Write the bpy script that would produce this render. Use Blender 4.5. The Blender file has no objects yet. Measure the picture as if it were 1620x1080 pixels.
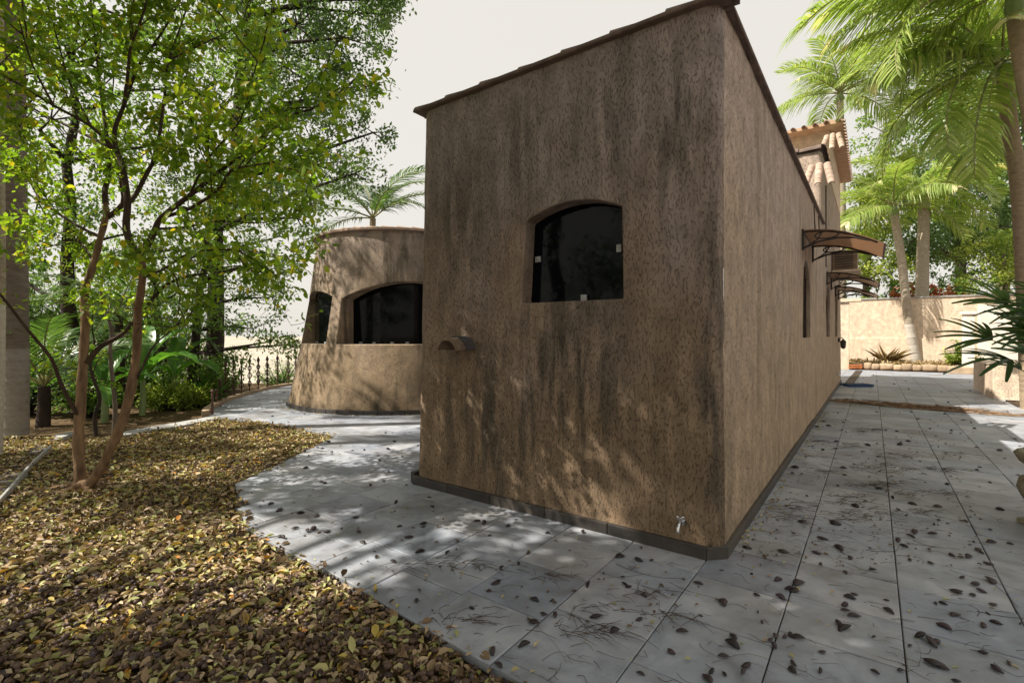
import bpy, bmesh, math, random
import numpy as np
from mathutils import Vector, Matrix, noise

random.seed(7)
RNG = np.random.default_rng(7)
SC = bpy.context.scene
COL = SC.collection
R = math.radians

# ------------------------------------------------------------------ camera, sky, sun, exposure
EYE, FPX, HORIZON = 1.5, 781.0, 530.0
cam_data = bpy.data.cameras.new('camera')
cam = bpy.data.objects.new('camera', cam_data)
COL.objects.link(cam)
cam.location = (0, 0, EYE)
cam.rotation_euler = (R(90), 0, 0)
cam_data.sensor_width = 36.0
cam_data.lens = FPX / 1620 * 36
cam_data.shift_y = -10 / 1620
cam_data.clip_start, cam_data.clip_end = 0.05, 9000
SC.camera = cam

SUN_L = Vector((0.627, 0.102, -0.75)).normalized()       # the way the sunlight travels
world = bpy.data.worlds.new('World')
SC.world = world
world.use_nodes = True
wn, wl = world.node_tree.nodes, world.node_tree.links
bg = wn['Background']
sky = wn.new('ShaderNodeTexSky')
sky.sky_type = 'NISHITA'
sky.sun_disc = False
sky.sun_elevation = math.asin(-SUN_L.z)
sky.sun_rotation = math.atan2(-SUN_L.x, -SUN_L.y)
sky.air_density, sky.dust_density, sky.ozone_density = 1.0, 4.0, 1.0
hazy = wn.new('ShaderNodeMix')
hazy.data_type = 'RGBA'
hazy.inputs[0].default_value = 0.90
wl.new(sky.outputs[0], hazy.inputs[6])
hazy.inputs[7].default_value = (5.0, 4.75, 4.3, 1)        # thin bright overcast veil in front of the blue
wl.new(hazy.outputs[2], bg.inputs[0])
bg.inputs[1].default_value = 0.105

sun_data = bpy.data.lights.new('sun', 'SUN')
sun_data.energy = 5.0
sun_data.angle = R(0.53)
sun_data.color = (1.0, 0.93, 0.82)
sun = bpy.data.objects.new('sun', sun_data)
sun.rotation_euler = SUN_L.to_track_quat('-Z', 'Y').to_euler()
sun.location = (-6, -1, 12)
COL.objects.link(sun)

SC.view_settings.view_transform = 'Standard'
SC.view_settings.look = 'None'
SC.view_settings.exposure = 0.80
SC.view_settings.gamma = 1.0
SC.view_settings.use_curve_mapping = False
SC.render.engine = 'CYCLES'
SC.cycles.max_bounces = 5
SC.cycles.diffuse_bounces = 3
SC.cycles.transmission_bounces = 3

# ------------------------------------------------------------------ measuring: photograph pixels to places on the ground
def G(px, py, z=0.0):
    d = FPX * (EYE - z) / (py - HORIZON)
    return Vector(((px - 810) / FPX * d, d, z))
def P(px, py, d):
    return Vector(((px - 810) / FPX * d, d, EYE + (HORIZON - py) / FPX * d))

CX, CY = 1.38, 3.27                                       # near corner of the house
VV = Vector((0.5896, 0.8077, 0)).normalized()             # along the side wall, away from the camera
UU = Vector((-VV.y, VV.x, 0))                             # along the front wall, to the left
NN = -UU                                                  # outward from the side wall
C0 = Vector((CX, CY, 0))
def SW(s, o=0.0, z=0.0):                                  # point on the side wall
    p = C0 + VV * s + NN * o; p.z = z; return p
def FW(w, o=0.0, z=0.0):                                  # point on the front wall, o metres in front of it
    p = C0 + UU * w - VV * o; p.z = z; return p

# ------------------------------------------------------------------ object helpers
def tag(o, label=None, cat=None, group=None, kind=None):
    if label: o['label'] = label
    if cat: o['category'] = cat
    if group: o['group'] = group
    if kind: o['kind'] = kind
    return o
def empty(name, loc=(0, 0, 0), rz=0.0):
    o = bpy.data.objects.new(name, None)
    o.location = loc; o.rotation_euler = (0, 0, rz)
    o.empty_display_size = 0.1
    COL.objects.link(o)
    return o
def link(name, mesh, parent=None):
    o = bpy.data.objects.new(name, mesh)
    COL.objects.link(o)
    if parent is not None:
        o.parent = parent
        o.matrix_parent_inverse = parent_world(parent).inverted()
    return o
def parent_world(p):
    m = Matrix.LocRotScale(p.location, p.rotation_euler.to_quaternion(), p.scale)
    if p.parent is not None:
        m = parent_world(p.parent) @ p.matrix_parent_inverse @ m
    return m
def to_mesh(name, verts, faces, mats, smooth=None, fmat=None):
    me = bpy.data.meshes.new(name)
    me.from_pydata([tuple(v) for v in verts], [], faces)
    for m in (mats if isinstance(mats, (list, tuple)) else [mats]):
        me.materials.append(m)
    if fmat is not None:
        me.polygons.foreach_set('material_index', fmat)
    if smooth is not None:
        me.shade_smooth()
        if smooth < 180: me.set_sharp_from_angle(angle=R(smooth))
    me.update()
    return me

class MB:                                                  # collects simple solids into one mesh
    def __init__(s): s.v, s.f, s.m = [], [], []
    def add(s, v, f, mi=0):
        b = len(s.v); s.v += [Vector(p) for p in v]
        s.f += [tuple(i + b for i in q) for q in f]; s.m += [mi] * len(f)
    def obox(s, o, ax, ay, az, mi=0):                      # box from a corner and three edge vectors
        o, ax, ay, az = map(Vector, (o, ax, ay, az))
        p = [o, o+ax, o+ax+ay, o+ay, o+az, o+ax+az, o+ax+ay+az, o+ay+az]
        f = [(0,3,2,1),(4,5,6,7),(0,1,5,4),(1,2,6,5),(2,3,7,6),(3,0,4,7)]
        if ax.cross(ay).dot(az) < 0: f = [tuple(reversed(q)) for q in f]
        s.add(p, f, mi)
    def tube(s, pts, rad, n=6, mi=0, cap=True):
        pts = [Vector(p) for p in pts]
        if not hasattr(rad, '__len__'): rad = [rad] * len(pts)
        v, f = [], []
        side = None
        for i, p in enumerate(pts):
            t = (pts[min(i+1, len(pts)-1)] - pts[max(i-1, 0)])
            if t.length < 1e-9: t = Vector((0, 0, 1))
            t.normalize()
            if side is None:
                side = t.orthogonal().normalized()
            else:
                side = side - t * side.dot(t)
                if side.length < 1e-6: side = t.orthogonal()
                side.normalize()
            up = t.cross(side)
            for k in range(n):
                a = 2 * math.pi * k / n
                v.append(p + (side * math.cos(a) + up * math.sin(a)) * rad[i])
        for i in range(len(pts) - 1):
            for k in range(n):
                a, b = i*n+k, i*n+(k+1) % n
                f.append((a, b, b+n, a+n))
        if cap:
            f.append(tuple(range(n-1, -1, -1)))
            f.append(tuple((len(pts)-1)*n + k for k in range(n)))
        s.add(v, f, mi)
    def lathe(s, prof, n=20, mi=0, base=(0, 0, 0), wob=None):
        b = Vector(base); v, f = [], []
        for r, z in prof:
            for k in range(n):
                a = 2*math.pi*k/n
                rr = r if wob is None else r * wob(a, z)
                v.append(b + Vector((rr*math.cos(a), rr*math.sin(a), z)))
        for i in range(len(prof)-1):
            for k in range(n):
                a, c = i*n+k, i*n+(k+1) % n
                f.append((a, c, c+n, a+n))
        f.append(tuple(range(n-1, -1, -1))); f.append(tuple((len(prof)-1)*n+k for k in range(n)))
        s.add(v, f, mi)
    def build(s, name, mats, parent=None, smooth=None):
        o = link(name, to_mesh(name, s.v, s.f, mats, smooth, s.m), parent)
        return o

def bevel(o, w=0.01, seg=2, ang=35):
    m = o.modifiers.new('soft_edges', 'BEVEL')
    m.width, m.segments, m.limit_method, m.angle_limit = w, seg, 'ANGLE', R(ang)
    m.harden_normals = False
    return o

# ------------------------------------------------------------------ materials
def new_mat(name):
    m = bpy.data.materials.new(name); m.use_nodes = True
    nt = m.node_tree
    return m, nt.nodes, nt.links, nt.nodes['Principled BSDF']
def ramp(n, stops):
    r = n.new('ShaderNodeValToRGB')
    e = r.color_ramp.elements
    while len(e) < len(stops): e.new(0.5)
    for k, (p, c) in enumerate(stops):
        e[k].position = p
        e[k].color = tuple(c) + (1,) if hasattr(c, '__len__') else (c, c, c, 1)
    return r
def vmul(n, l, src, sc):
    q = n.new('ShaderNodeVectorMath'); q.operation = 'MULTIPLY'
    l.new(src, q.inputs[0]); q.inputs[1].default_value = sc
    return q.outputs[0]
def noise_tex(n, l, vec, scale, detail=4, rough=0.55, dist=0.0):
    t = n.new('ShaderNodeTexNoise')
    t.inputs['Scale'].default_value = scale; t.inputs['Detail'].default_value = detail
    t.inputs['Roughness'].default_value = rough; t.inputs['Distortion'].default_value = dist
    if vec is not None: l.new(vec, t.inputs['Vector'])
    return t.outputs['Fac']
def mixc(n, l, fac, a, b, mode='MIX'):
    m = n.new('ShaderNodeMix'); m.data_type = 'RGBA'; m.blend_type = mode
    for i, x in ((0, fac), (6, a), (7, b)):
        if hasattr(x, 'is_linked'): l.new(x, m.inputs[i])
        elif hasattr(x, '__len__'): m.inputs[i].default_value = tuple(x) + (1,)
        else: m.inputs[i].default_value = x
    return m.outputs[2]
def math_n(n, l, op, a, b=None, clamp=False):
    m = n.new('ShaderNodeMath'); m.operation = op; m.use_clamp = clamp
    for i, x in enumerate((a, b)):
        if x is None: continue
        if hasattr(x, 'is_linked'): l.new(x, m.inputs[i])
        else: m.inputs[i].default_value = x
    return m.outputs[0]
def bump(n, l, h, strength, dist, prev=None):
    b = n.new('ShaderNodeBump'); b.inputs['Strength'].default_value = strength; b.inputs['Distance'].default_value = dist
    l.new(h, b.inputs['Height'])
    if prev is not None: l.new(prev, b.inputs['Normal'])
    return b.outputs[0]

def stucco_mat(name, high, low, stain, stain_amt=0.6, spots=(), groove=0.17):
    m, n, l, bs = new_mat(name)
    pos = n.new('ShaderNodeNewGeometry').outputs['Position']
    sep = n.new('ShaderNodeSeparateXYZ'); l.new(pos, sep.inputs[0])
    # hue drifts from a weathered mauve grey up high to ochre soil-splash below (mostly darker)
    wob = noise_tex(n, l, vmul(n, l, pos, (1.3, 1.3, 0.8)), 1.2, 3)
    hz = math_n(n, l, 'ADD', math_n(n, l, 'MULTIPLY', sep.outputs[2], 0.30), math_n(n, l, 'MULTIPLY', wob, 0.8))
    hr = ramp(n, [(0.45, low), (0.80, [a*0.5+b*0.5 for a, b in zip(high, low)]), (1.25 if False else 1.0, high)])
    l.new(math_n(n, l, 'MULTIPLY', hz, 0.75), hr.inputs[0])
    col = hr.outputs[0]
    # mottling
    mot = noise_tex(n, l, vmul(n, l, pos, (4, 4, 3.0)), 1.6, 6, 0.6)
    mr = ramp(n, [(0.25, (0.66, 0.66, 0.66)), (0.75, (1.22, 1.2, 1.18))]); l.new(mot, mr.inputs[0])
    col = mixc(n, l, 1.0, col, mr.outputs[0], 'MULTIPLY')
    # rain streaks
    st = noise_tex(n, l, vmul(n, l, pos, (3.2, 3.2, 0.34)), 1.5, 3, 0.5, 0.3)
    sr = ramp(n, [(0.47, 0.0), (0.66, 1.0)]); l.new(st, sr.inputs[0])
    lg = noise_tex(n, l, vmul(n, l, pos, (1.1, 1.1, 0.7)), 1.3, 3)
    lr = ramp(n, [(0.35, 0.15), (0.65, 1.0)]); l.new(lg, lr.inputs[0])
    fac = math_n(n, l, 'MULTIPLY', math_n(n, l, 'MULTIPLY', sr.outputs[0], lr.outputs[0]), stain_amt)
    for (c, sc, amt) in spots:                             # algae stains with a place of their own
        q = n.new('ShaderNodeVectorMath'); q.operation = 'SUBTRACT'; l.new(pos, q.inputs[0]); q.inputs[1].default_value = c
        q2 = n.new('ShaderNodeVectorMath'); q2.operation = 'LENGTH'; l.new(vmul(n, l, q.outputs[0], sc), q2.inputs[0])
        rr = ramp(n, [(0.15, 1.0), (1.0, 0.0)]); l.new(q2.outputs['Value'], rr.inputs[0])
        s2 = noise_tex(n, l, vmul(n, l, pos, (7, 7, 1.0)), 1.5, 3, 0.5, 0.4)
        s3 = ramp(n, [(0.36, 0.0), (0.60, 1.0)]); l.new(s2, s3.inputs[0])
        one = math_n(n, l, 'MULTIPLY', math_n(n, l, 'MULTIPLY', rr.outputs[0], s3.outputs[0]), amt)
        fac = math_n(n, l, 'MAXIMUM', fac, one)
    col = mixc(n, l, fac, col, stain)
    # combed plaster: short vertical scratches
    g1 = noise_tex(n, l, vmul(n, l, pos, (84, 84, 30)), 1.0, 3, 0.55, 0.35)
    g1r = ramp(n, [(0.34, 0.0), (0.44, 1.0)]); l.new(g1, g1r.inputs[0])
    g2 = noise_tex(n, l, vmul(n, l, pos, (130, 130, 90)), 1.0, 3, 0.6)
    g3 = noise_tex(n, l, vmul(n, l, pos, (2.2, 2.2, 1.6)), 1.0, 3)
    dark = ramp(n, [(0.0, (0.36, 0.34, 0.32)), (1.0, (1, 1, 1))]); l.new(g1r.outputs[0], dark.inputs[0])
    col = mixc(n, l, groove, col, mixc(n, l, 1.0, col, dark.outputs[0], 'MULTIPLY'))
    l.new(col, bs.inputs['Base Color'])
    bs.inputs['Roughness'].default_value = 0.92
    bs.inputs['Specular IOR Level'].default_value = 0.2
    b = bump(n, l, g3, 0.5, 0.06)
    b = bump(n, l, g1r.outputs[0], 1.0, 0.009, b)
    b = bump(n, l, g2, 0.8, 0.005, b)
    l.new(b, bs.inputs['Normal'])
    return m

def plain_mat(name, a, b=None, scale=6.0, rough=0.7, spec=0.3, metal=0.0, bump_s=0.3, bump_d=0.004, rnd=0.0, stretch=(1, 1, 1), fine=40.0):
    m, n, l, bs = new_mat(name)
    b = b or tuple(x*0.65 for x in a)
    tc = n.new('ShaderNodeTexCoord').outputs['Object']
    vec = vmul(n, l, tc, stretch)
    f = noise_tex(n, l, vec, scale, 6, 0.62)
    r = ramp(n, [(0.32, b), (0.68, a)]); l.new(f, r.inputs[0])
    col = r.outputs[0]
    if rnd:
        oi = n.new('ShaderNodeObjectInfo').outputs['Random']
        rr = ramp(n, [(0.0, (1-rnd,)*3), (1.0, (1+rnd,)*3)]); l.new(oi, rr.inputs[0])
        col = mixc(n, l, 1.0, col, rr.outputs[0], 'MULTIPLY')
    l.new(col, bs.inputs['Base Color'])
    bs.inputs['Roughness'].default_value = rough
    bs.inputs['Specular IOR Level'].default_value = spec
    bs.inputs['Metallic'].default_value = metal
    if bump_s:
        f2 = noise_tex(n, l, vec, fine, 4, 0.6)
        l.new(bump(n, l, f2, bump_s, bump_d), bs.inputs['Normal'])
    return m

def slate_mat(name, base, gain=1.0):
    m, n, l, bs = new_mat(name)
    pos = n.new('ShaderNodeNewGeometry').outputs['Position']
    oi = n.new('ShaderNodeObjectInfo')
    off = n.new('ShaderNodeVectorMath'); off.operation = 'ADD'
    l.new(pos, off.inputs[0])
    sc = n.new('ShaderNodeVectorMath'); sc.operation = 'SCALE'
    comb = n.new('ShaderNodeCombineXYZ')
    for i in range(3): l.new(oi.outputs['Random'], comb.inputs[i])
    l.new(comb.outputs[0], sc.inputs[0]); sc.inputs['Scale'].default_value = 37.0
    l.new(sc.outputs[0], off.inputs[1])
    vec = off.outputs[0]
    f = noise_tex(n, l, vec, 3.0, 7, 0.62, 0.8)
    c1 = [x*gain for x in base]
    r = ramp(n, [(0.28, [x*0.62 for x in c1]), (0.5, c1), (0.72, (c1[0]*1.32, c1[1]*1.26, c1[2]*1.18))]); l.new(f, r.inputs[0])
    t = ramp(n, [(0.0, (0.80, 0.80, 0.83)), (0.5, (1.0, 0.99, 0.97)), (1.0, (1.14, 1.08, 1.02))]); l.new(oi.outputs['Random'], t.inputs[0])
    col = mixc(n, l, 1.0, r.outputs[0], t.outputs[0], 'MULTIPLY')
    # brown organic staining in patches shared by neighbouring slabs
    d = noise_tex(n, l, pos, 0.9, 6, 0.7)
    dr = ramp(n, [(0.46, 0.0), (0.70, 0.65)]); l.new(d, dr.inputs[0])
    col = mixc(n, l, dr.outputs[0], col, (0.12, 0.098, 0.075))
    sp = noise_tex(n, l, pos, 46.0, 4, 0.7)
    spr = ramp(n, [(0.62, 0.0), (0.74, 0.5)]); l.new(sp, spr.inputs[0])
    col = mixc(n, l, spr.outputs[0], col, (0.07, 0.055, 0.045))
    l.new(col, bs.inputs['Base Color'])
    rg = ramp(n, [(0.3, 0.42), (0.7, 0.62)]); l.new(f, rg.inputs[0])
    l.new(rg.outputs[0], bs.inputs['Roughness'])
    bs.inputs['Specular IOR Level'].default_value = 0.4
    b1 = noise_tex(n, l, vec, 5.0, 5, 0.6, 1.2)
    b = bump(n, l, b1, 0.45, 0.012)
    b = bump(n, l, noise_tex(n, l, vec, 60.0, 4), 0.25, 0.003, b)
    l.new(b, bs.inputs['Normal'])
    return m

def leaf_mat(name, stops, trans=0.35, rough=0.45, tgain=1.5, spec=0.35):
    m, n, l, bs = new_mat(name)
    at = n.new('ShaderNodeAttribute'); at.attribute_name = 'var'
    r = ramp(n, stops); l.new(at.outputs['Fac'], r.inputs[0])
    l.new(r.outputs[0], bs.inputs['Base Color'])
    bs.inputs['Roughness'].default_value = rough
    bs.inputs['Specular IOR Level'].default_value = spec
    if trans > 0:
        tr = n.new('ShaderNodeBsdfTranslucent')
        tc = mixc(n, l, 1.0, r.outputs[0], (tgain, tgain*1.05, tgain*0.5), 'MULTIPLY')
        l.new(tc, tr.inputs[0])
        mx = n.new('ShaderNodeMixShader'); mx.inputs[0].default_value = trans
        l.new(bs.outputs[0], mx.inputs[1]); l.new(tr.outputs[0], mx.inputs[2])
        l.new(mx.outputs[0], n['Material Output'].inputs[0])
    return m

win_c = FW(1.13)
M = {}
M['front_stucco'] = stucco_mat('shaded_weathered_stucco', (0.385, 0.322, 0.298), (0.275, 0.192, 0.122), (0.050, 0.045, 0.035), 0.62,  # house stucco, base darkened for the shaded front besides its stains
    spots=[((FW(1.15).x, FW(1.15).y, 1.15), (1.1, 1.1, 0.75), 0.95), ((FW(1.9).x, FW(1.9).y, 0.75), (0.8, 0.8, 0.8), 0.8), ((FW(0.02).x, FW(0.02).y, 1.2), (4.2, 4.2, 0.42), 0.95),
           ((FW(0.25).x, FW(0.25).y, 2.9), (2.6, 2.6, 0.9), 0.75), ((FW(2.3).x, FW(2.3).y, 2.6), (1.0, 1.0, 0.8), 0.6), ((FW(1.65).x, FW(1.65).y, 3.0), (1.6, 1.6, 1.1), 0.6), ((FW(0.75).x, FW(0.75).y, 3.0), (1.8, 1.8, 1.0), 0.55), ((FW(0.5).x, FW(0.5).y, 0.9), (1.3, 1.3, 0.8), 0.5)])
M['side_stucco'] = stucco_mat('lit_tan_stucco', (0.47, 0.375, 0.31), (0.45, 0.335, 0.225), (0.13, 0.105, 0.07), 0.42, groove=0.35)  # same stucco as the front, base lightened for its skylight
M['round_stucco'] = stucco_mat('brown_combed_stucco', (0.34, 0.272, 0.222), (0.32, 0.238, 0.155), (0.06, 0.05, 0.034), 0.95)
M['far_stucco'] = stucco_mat('peach_stucco', (0.74, 0.60, 0.46), (0.74, 0.60, 0.46), (0.50, 0.40, 0.29), 0.25, groove=0.1)
M['slate'] = slate_mat('grey_slate_slab', (0.295, 0.322, 0.37))
M['plinth'] = slate_mat('dark_slate_plinth', (0.048, 0.043, 0.04))
M['joint'] = plain_mat('dirt_joint', (0.07, 0.056, 0.042), (0.045, 0.036, 0.028), 8, 0.95, 0.1)
M['clay'] = plain_mat('weathered_clay_tile', (0.20, 0.145, 0.12), (0.11, 0.085, 0.075), 9, 0.85, 0.2, rnd=0.25, bump_s=0.5)
M['clay_dull'] = plain_mat('dull_clay_tile', (0.40, 0.285, 0.22), (0.25, 0.185, 0.15), 9, 0.85, 0.2, rnd=0.2, bump_s=0.4)
M['clay_pale'] = plain_mat('pale_clay_tile', (0.50, 0.365, 0.285), (0.34, 0.25, 0.20), 9, 0.85, 0.2, rnd=0.2, bump_s=0.4)
M['clay_dark'] = plain_mat('blackened_clay_tile', (0.085, 0.078, 0.08), (0.05, 0.045, 0.045), 14, 0.75, 0.3)
M['mortar'] = plain_mat('mortar', (0.30, 0.27, 0.24), None, 20, 0.95, 0.1)
M['chrome'] = plain_mat('chrome', (0.75, 0.75, 0.76), (0.6, 0.6, 0.62), 5, 0.18, 0.5, 1.0, bump_s=0)
M['white_plastic'] = plain_mat('white_plastic', (0.42, 0.43, 0.43), (0.32, 0.32, 0.32), 8, 0.4, 0.4, bump_s=0)
M['iron'] = plain_mat('rusty_wrought_iron', (0.06, 0.045, 0.045), (0.16, 0.07, 0.05), 14, 0.65, 0.4, 0.3)
M['bracket'] = plain_mat('black_brown_metal', (0.045, 0.035, 0.03), (0.03, 0.025, 0.02), 10, 0.5, 0.4, bump_s=0.1)
M['concrete'] = plain_mat('grey_concrete', (0.42, 0.42, 0.41), (0.27, 0.265, 0.25), 4, 0.9, 0.2, bump_s=0.5)
M['concrete_dark'] = plain_mat('dirty_dark_concrete', (0.12, 0.105, 0.095), (0.06, 0.05, 0.045), 5, 0.85, 0.3, bump_s=0.6)
M['stone_urn'] = plain_mat('mossy_cast_stone', (0.40, 0.375, 0.27), (0.20, 0.18, 0.12), 9, 0.95, 0.15, bump_s=0.7, bump_d=0.01)
M['kerb_stone'] = plain_mat('ochre_field_stone', (0.48, 0.36, 0.24), (0.30, 0.22, 0.15), 5, 0.9, 0.2, rnd=0.2, bump_s=0.6, bump_d=0.01)
M['soil'] = plain_mat('brown_soil', (0.115, 0.082, 0.05), (0.05, 0.036, 0.024), 9, 1.0, 0.05, bump_s=0.8, bump_d=0.02)
M['blue'] = plain_mat('blue_plastic', (0.03, 0.085, 0.22), (0.02, 0.05, 0.13), 6, 0.5, 0.4)
M['orange'] = plain_mat('orange_hose', (0.55, 0.17, 0.05), None, 6, 0.5, 0.4)
M['cable'] = plain_mat('dark_cable', (0.04, 0.03, 0.028), None, 6, 0.6, 0.3, bump_s=0)
M['ac'] = plain_mat('beige_brown_metal_box', (0.30, 0.205, 0.13), (0.17, 0.11, 0.07), 3, 0.6, 0.3, stretch=(1, 1, 2))
M['white_wall'] = plain_mat('white_rendered_wall', (0.78, 0.72, 0.64), (0.66, 0.58, 0.48), 3, 0.9, 0.2)
M['eave_wood'] = plain_mat('orange_soffit', (0.56, 0.38, 0.26), (0.42, 0.27, 0.17), 5, 0.8, 0.2)

def glass_mat():
    m, n, l, bs = new_mat('dark_tinted_glass')
    tc = n.new('ShaderNodeTexCoord').outputs['Object']
    d = noise_tex(n, l, tc, 9, 7, 0.75)
    r = ramp(n, [(0.66, (0.0035, 0.004, 0.006)), (0.78, (0.035, 0.036, 0.038))]); l.new(d, r.inputs[0])
    l.new(r.outputs[0], bs.inputs['Base Color'])
    rr = ramp(n, [(0.5, 0.04), (0.8, 0.3)]); l.new(d, rr.inputs[0]); l.new(rr.outputs[0], bs.inputs['Roughness'])
    bs.inputs['Specular IOR Level'].default_value = 0.12
    return m
M['glass'] = glass_mat()
M['dark_wood'] = plain_mat('dark_brown_timber', (0.06, 0.036, 0.024), (0.03, 0.02, 0.015), 10, 0.75, 0.15, stretch=(3, 3, .4))
def awning_mat():
    m, n, l, bs = new_mat('bronze_polycarbonate')
    bs.inputs['Base Color'].default_value = (0.24, 0.16, 0.11, 1); bs.inputs['Roughness'].default_value = 0.3
    tr = n.new('ShaderNodeBsdfTranslucent'); tr.inputs[0].default_value = (0.62, 0.45, 0.33, 1)
    mx = n.new('ShaderNodeMixShader'); mx.inputs[0].default_value = 0.55
    l.new(bs.outputs[0], mx.inputs[1]); l.new(tr.outputs[0], mx.inputs[2]); l.new(mx.outputs[0], n['Material Output'].inputs[0])
    return m
M['awning'] = awning_mat()
def bark_mat(name, a, b, stretch=(1, 1, 0.25), scale=14, bs_=0.7, bd=0.01):
    return plain_mat(name, a, b, scale, 0.9, 0.15, bump_s=bs_, bump_d=bd, stretch=stretch, fine=30)
M['bark'] = bark_mat('warm_brown_bark', (0.31, 0.20, 0.115), (0.10, 0.062, 0.038))
M['twig_bark'] = bark_mat('dark_twig_bark', (0.085, 0.058, 0.04), (0.045, 0.032, 0.024))
M['dark_bark'] = bark_mat('dark_bark', (0.06, 0.045, 0.036), (0.03, 0.024, 0.02))
M['grey_bark'] = bark_mat('grey_bark', (0.20, 0.165, 0.125), (0.11, 0.09, 0.07))
def palm_bark(name, a, b, lime=None, limez=0.0):
    m, n, l, bs = new_mat(name)
    tc = n.new('ShaderNodeTexCoord').outputs['Object']
    f = noise_tex(n, l, vmul(n, l, tc, (5, 5, 14)), 1.6, 7, 0.72)
    r = ramp(n, [(0.3, b), (0.68, a)]); l.new(f, r.inputs[0]); col = r.outputs[0]
    if lime:
        sep = n.new('ShaderNodeSeparateXYZ'); l.new(tc, sep.inputs[0])
        g = noise_tex(n, l, vmul(n, l, tc, (6, 6, 10)), 2.0, 6, 0.7)
        h = math_n(n, l, 'SUBTRACT', limez, sep.outputs[2])
        k = math_n(n, l, 'MULTIPLY', math_n(n, l, 'ADD', math_n(n, l, 'MULTIPLY', h, 25.0), 0.5, True), math_n(n, l, 'MULTIPLY', g, 1.1), True)
        col = mixc(n, l, k, col, lime)
    l.new(col, bs.inputs['Base Color']); bs.inputs['Roughness'].default_value = 0.9
    bs.inputs['Specular IOR Level'].default_value = 0.15
    l.new(bump(n, l, f, 0.5, 0.01), bs.inputs['Normal'])
    return m
M['palm_bark_grey'] = palm_bark('ringed_palm_bark', (0.24, 0.20, 0.17), (0.13, 0.105, 0.09), (0.40, 0.38, 0.36), 1.30)
M['palm_bark_pale'] = palm_bark('pale_palm_bark', (0.44, 0.38, 0.30), (0.24, 0.20, 0.15), (0.68, 0.64, 0.58), 1.9)
M['palm_bark_brown'] = palm_bark('brown_palm_bark', (0.40, 0.31, 0.21), (0.22, 0.165, 0.11))
M['crownshaft'] = plain_mat('green_crownshaft', (0.24, 0.30, 0.13), (0.16, 0.22, 0.08), 4, 0.5, 0.4, stretch=(1, 1, 0.3), bump_s=0.1)
M['rachis'] = plain_mat('frond_rib', (0.30, 0.29, 0.13), (0.22, 0.22, 0.09), 6, 0.6, 0.3, bump_s=0)
M['leaf_fore'] = leaf_mat('bright_green_leaf', [(0.0, (0.07, 0.135, 0.014)), (0.45, (0.15, 0.25, 0.022)), (0.80, (0.27, 0.36, 0.03)), (0.92, (0.36, 0.38, 0.035)), (1.0, (0.55, 0.40, 0.03))], 0.5, 0.38, 1.6)
M['leaf_dark'] = leaf_mat('dark_green_leaf', [(0.0, (0.055, 0.10, 0.042)), (0.6, (0.12, 0.195, 0.075)), (1.0, (0.19, 0.28, 0.11))], 0.48, 0.4)
M['leaf_mid'] = leaf_mat('mid_green_leaf', [(0.0, (0.07, 0.13, 0.035)), (0.6, (0.125, 0.215, 0.05)), (1.0, (0.21, 0.30, 0.07))], 0.45, 0.42)
M['leaf_yellow'] = leaf_mat('yellow_green_leaf', [(0.0, (0.11, 0.18, 0.035)), (0.6, (0.26, 0.34, 0.06)), (1.0, (0.44, 0.46, 0.11))], 0.4, 0.45)
M['leaf_red'] = leaf_mat('copper_red_leaf', [(0.0, (0.20, 0.045, 0.03)), (0.6, (0.36, 0.10, 0.05)), (1.0, (0.45, 0.20, 0.13))], 0.35, 0.45)
M['leaf_dry'] = leaf_mat('dry_straw_leaf', [(0.0, (0.16, 0.10, 0.05)), (0.6, (0.36, 0.26, 0.14)), (1.0, (0.52, 0.42, 0.26))], 0.2, 0.7)
M['frond'] = leaf_mat('palm_frond_green', [(0.0, (0.13, 0.20, 0.04)), (0.6, (0.26, 0.35, 0.085)), (0.9, (0.46, 0.48, 0.20)), (1.0, (0.58, 0.54, 0.32))], 0.38, 0.27, 1.6, 0.7)
M['frond_dark'] = leaf_mat('dark_frond_green', [(0.0, (0.04, 0.085, 0.025)), (0.6, (0.085, 0.16, 0.04)), (1.0, (0.15, 0.23, 0.06))], 0.3, 0.35, 1.5, 0.45)  # deeper green for the left-hand palms
M['banana'] = leaf_mat('banana_leaf_green', [(0.0, (0.05, 0.13, 0.02)), (0.6, (0.08, 0.20, 0.03)), (1.0, (0.16, 0.30, 0.05))], 0.4, 0.35)
M['lady'] = leaf_mat('glossy_dark_strap_leaf', [(0.0, (0.035, 0.07, 0.028)), (0.6, (0.06, 0.115, 0.04)), (1.0, (0.13, 0.19, 0.055))], 0.3, 0.28, 1.5, 0.5)
M['litter'] = leaf_mat('fallen_leaf', [(0.0, (0.06, 0.038, 0.022)), (0.20, (0.20, 0.125, 0.065)), (0.40, (0.36, 0.25, 0.14)), (0.58, (0.52, 0.41, 0.26)),
    (0.70, (0.26, 0.26, 0.08)), (0.84, (0.44, 0.44, 0.20)), (0.93, (0.48, 0.35, 0.07)), (1.0, (0.50, 0.19, 0.03))], 0.12, 0.55)
M['nut'] = leaf_mat('brown_fallen_nut', [(0.0, (0.035, 0.02, 0.018)), (0.5, (0.085, 0.05, 0.035)), (0.85, (0.13, 0.08, 0.052)), (1.0, (0.06, 0.05, 0.055))], 0.0, 0.5)
M['pod'] = plain_mat('dark_seed_pod', (0.040, 0.024, 0.024), (0.02, 0.013, 0.015), 20, 0.42, 0.4, rnd=0.6, bump_s=0.4)
M['twig'] = plain_mat('dry_twig', (0.11, 0.075, 0.05), (0.05, 0.035, 0.028), 12, 0.85, 0.1)
M['straw'] = plain_mat('dry_brown_branch', (0.34, 0.23, 0.14), (0.13, 0.08, 0.05), 12, 0.85, 0.1, rnd=0.55)
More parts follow.
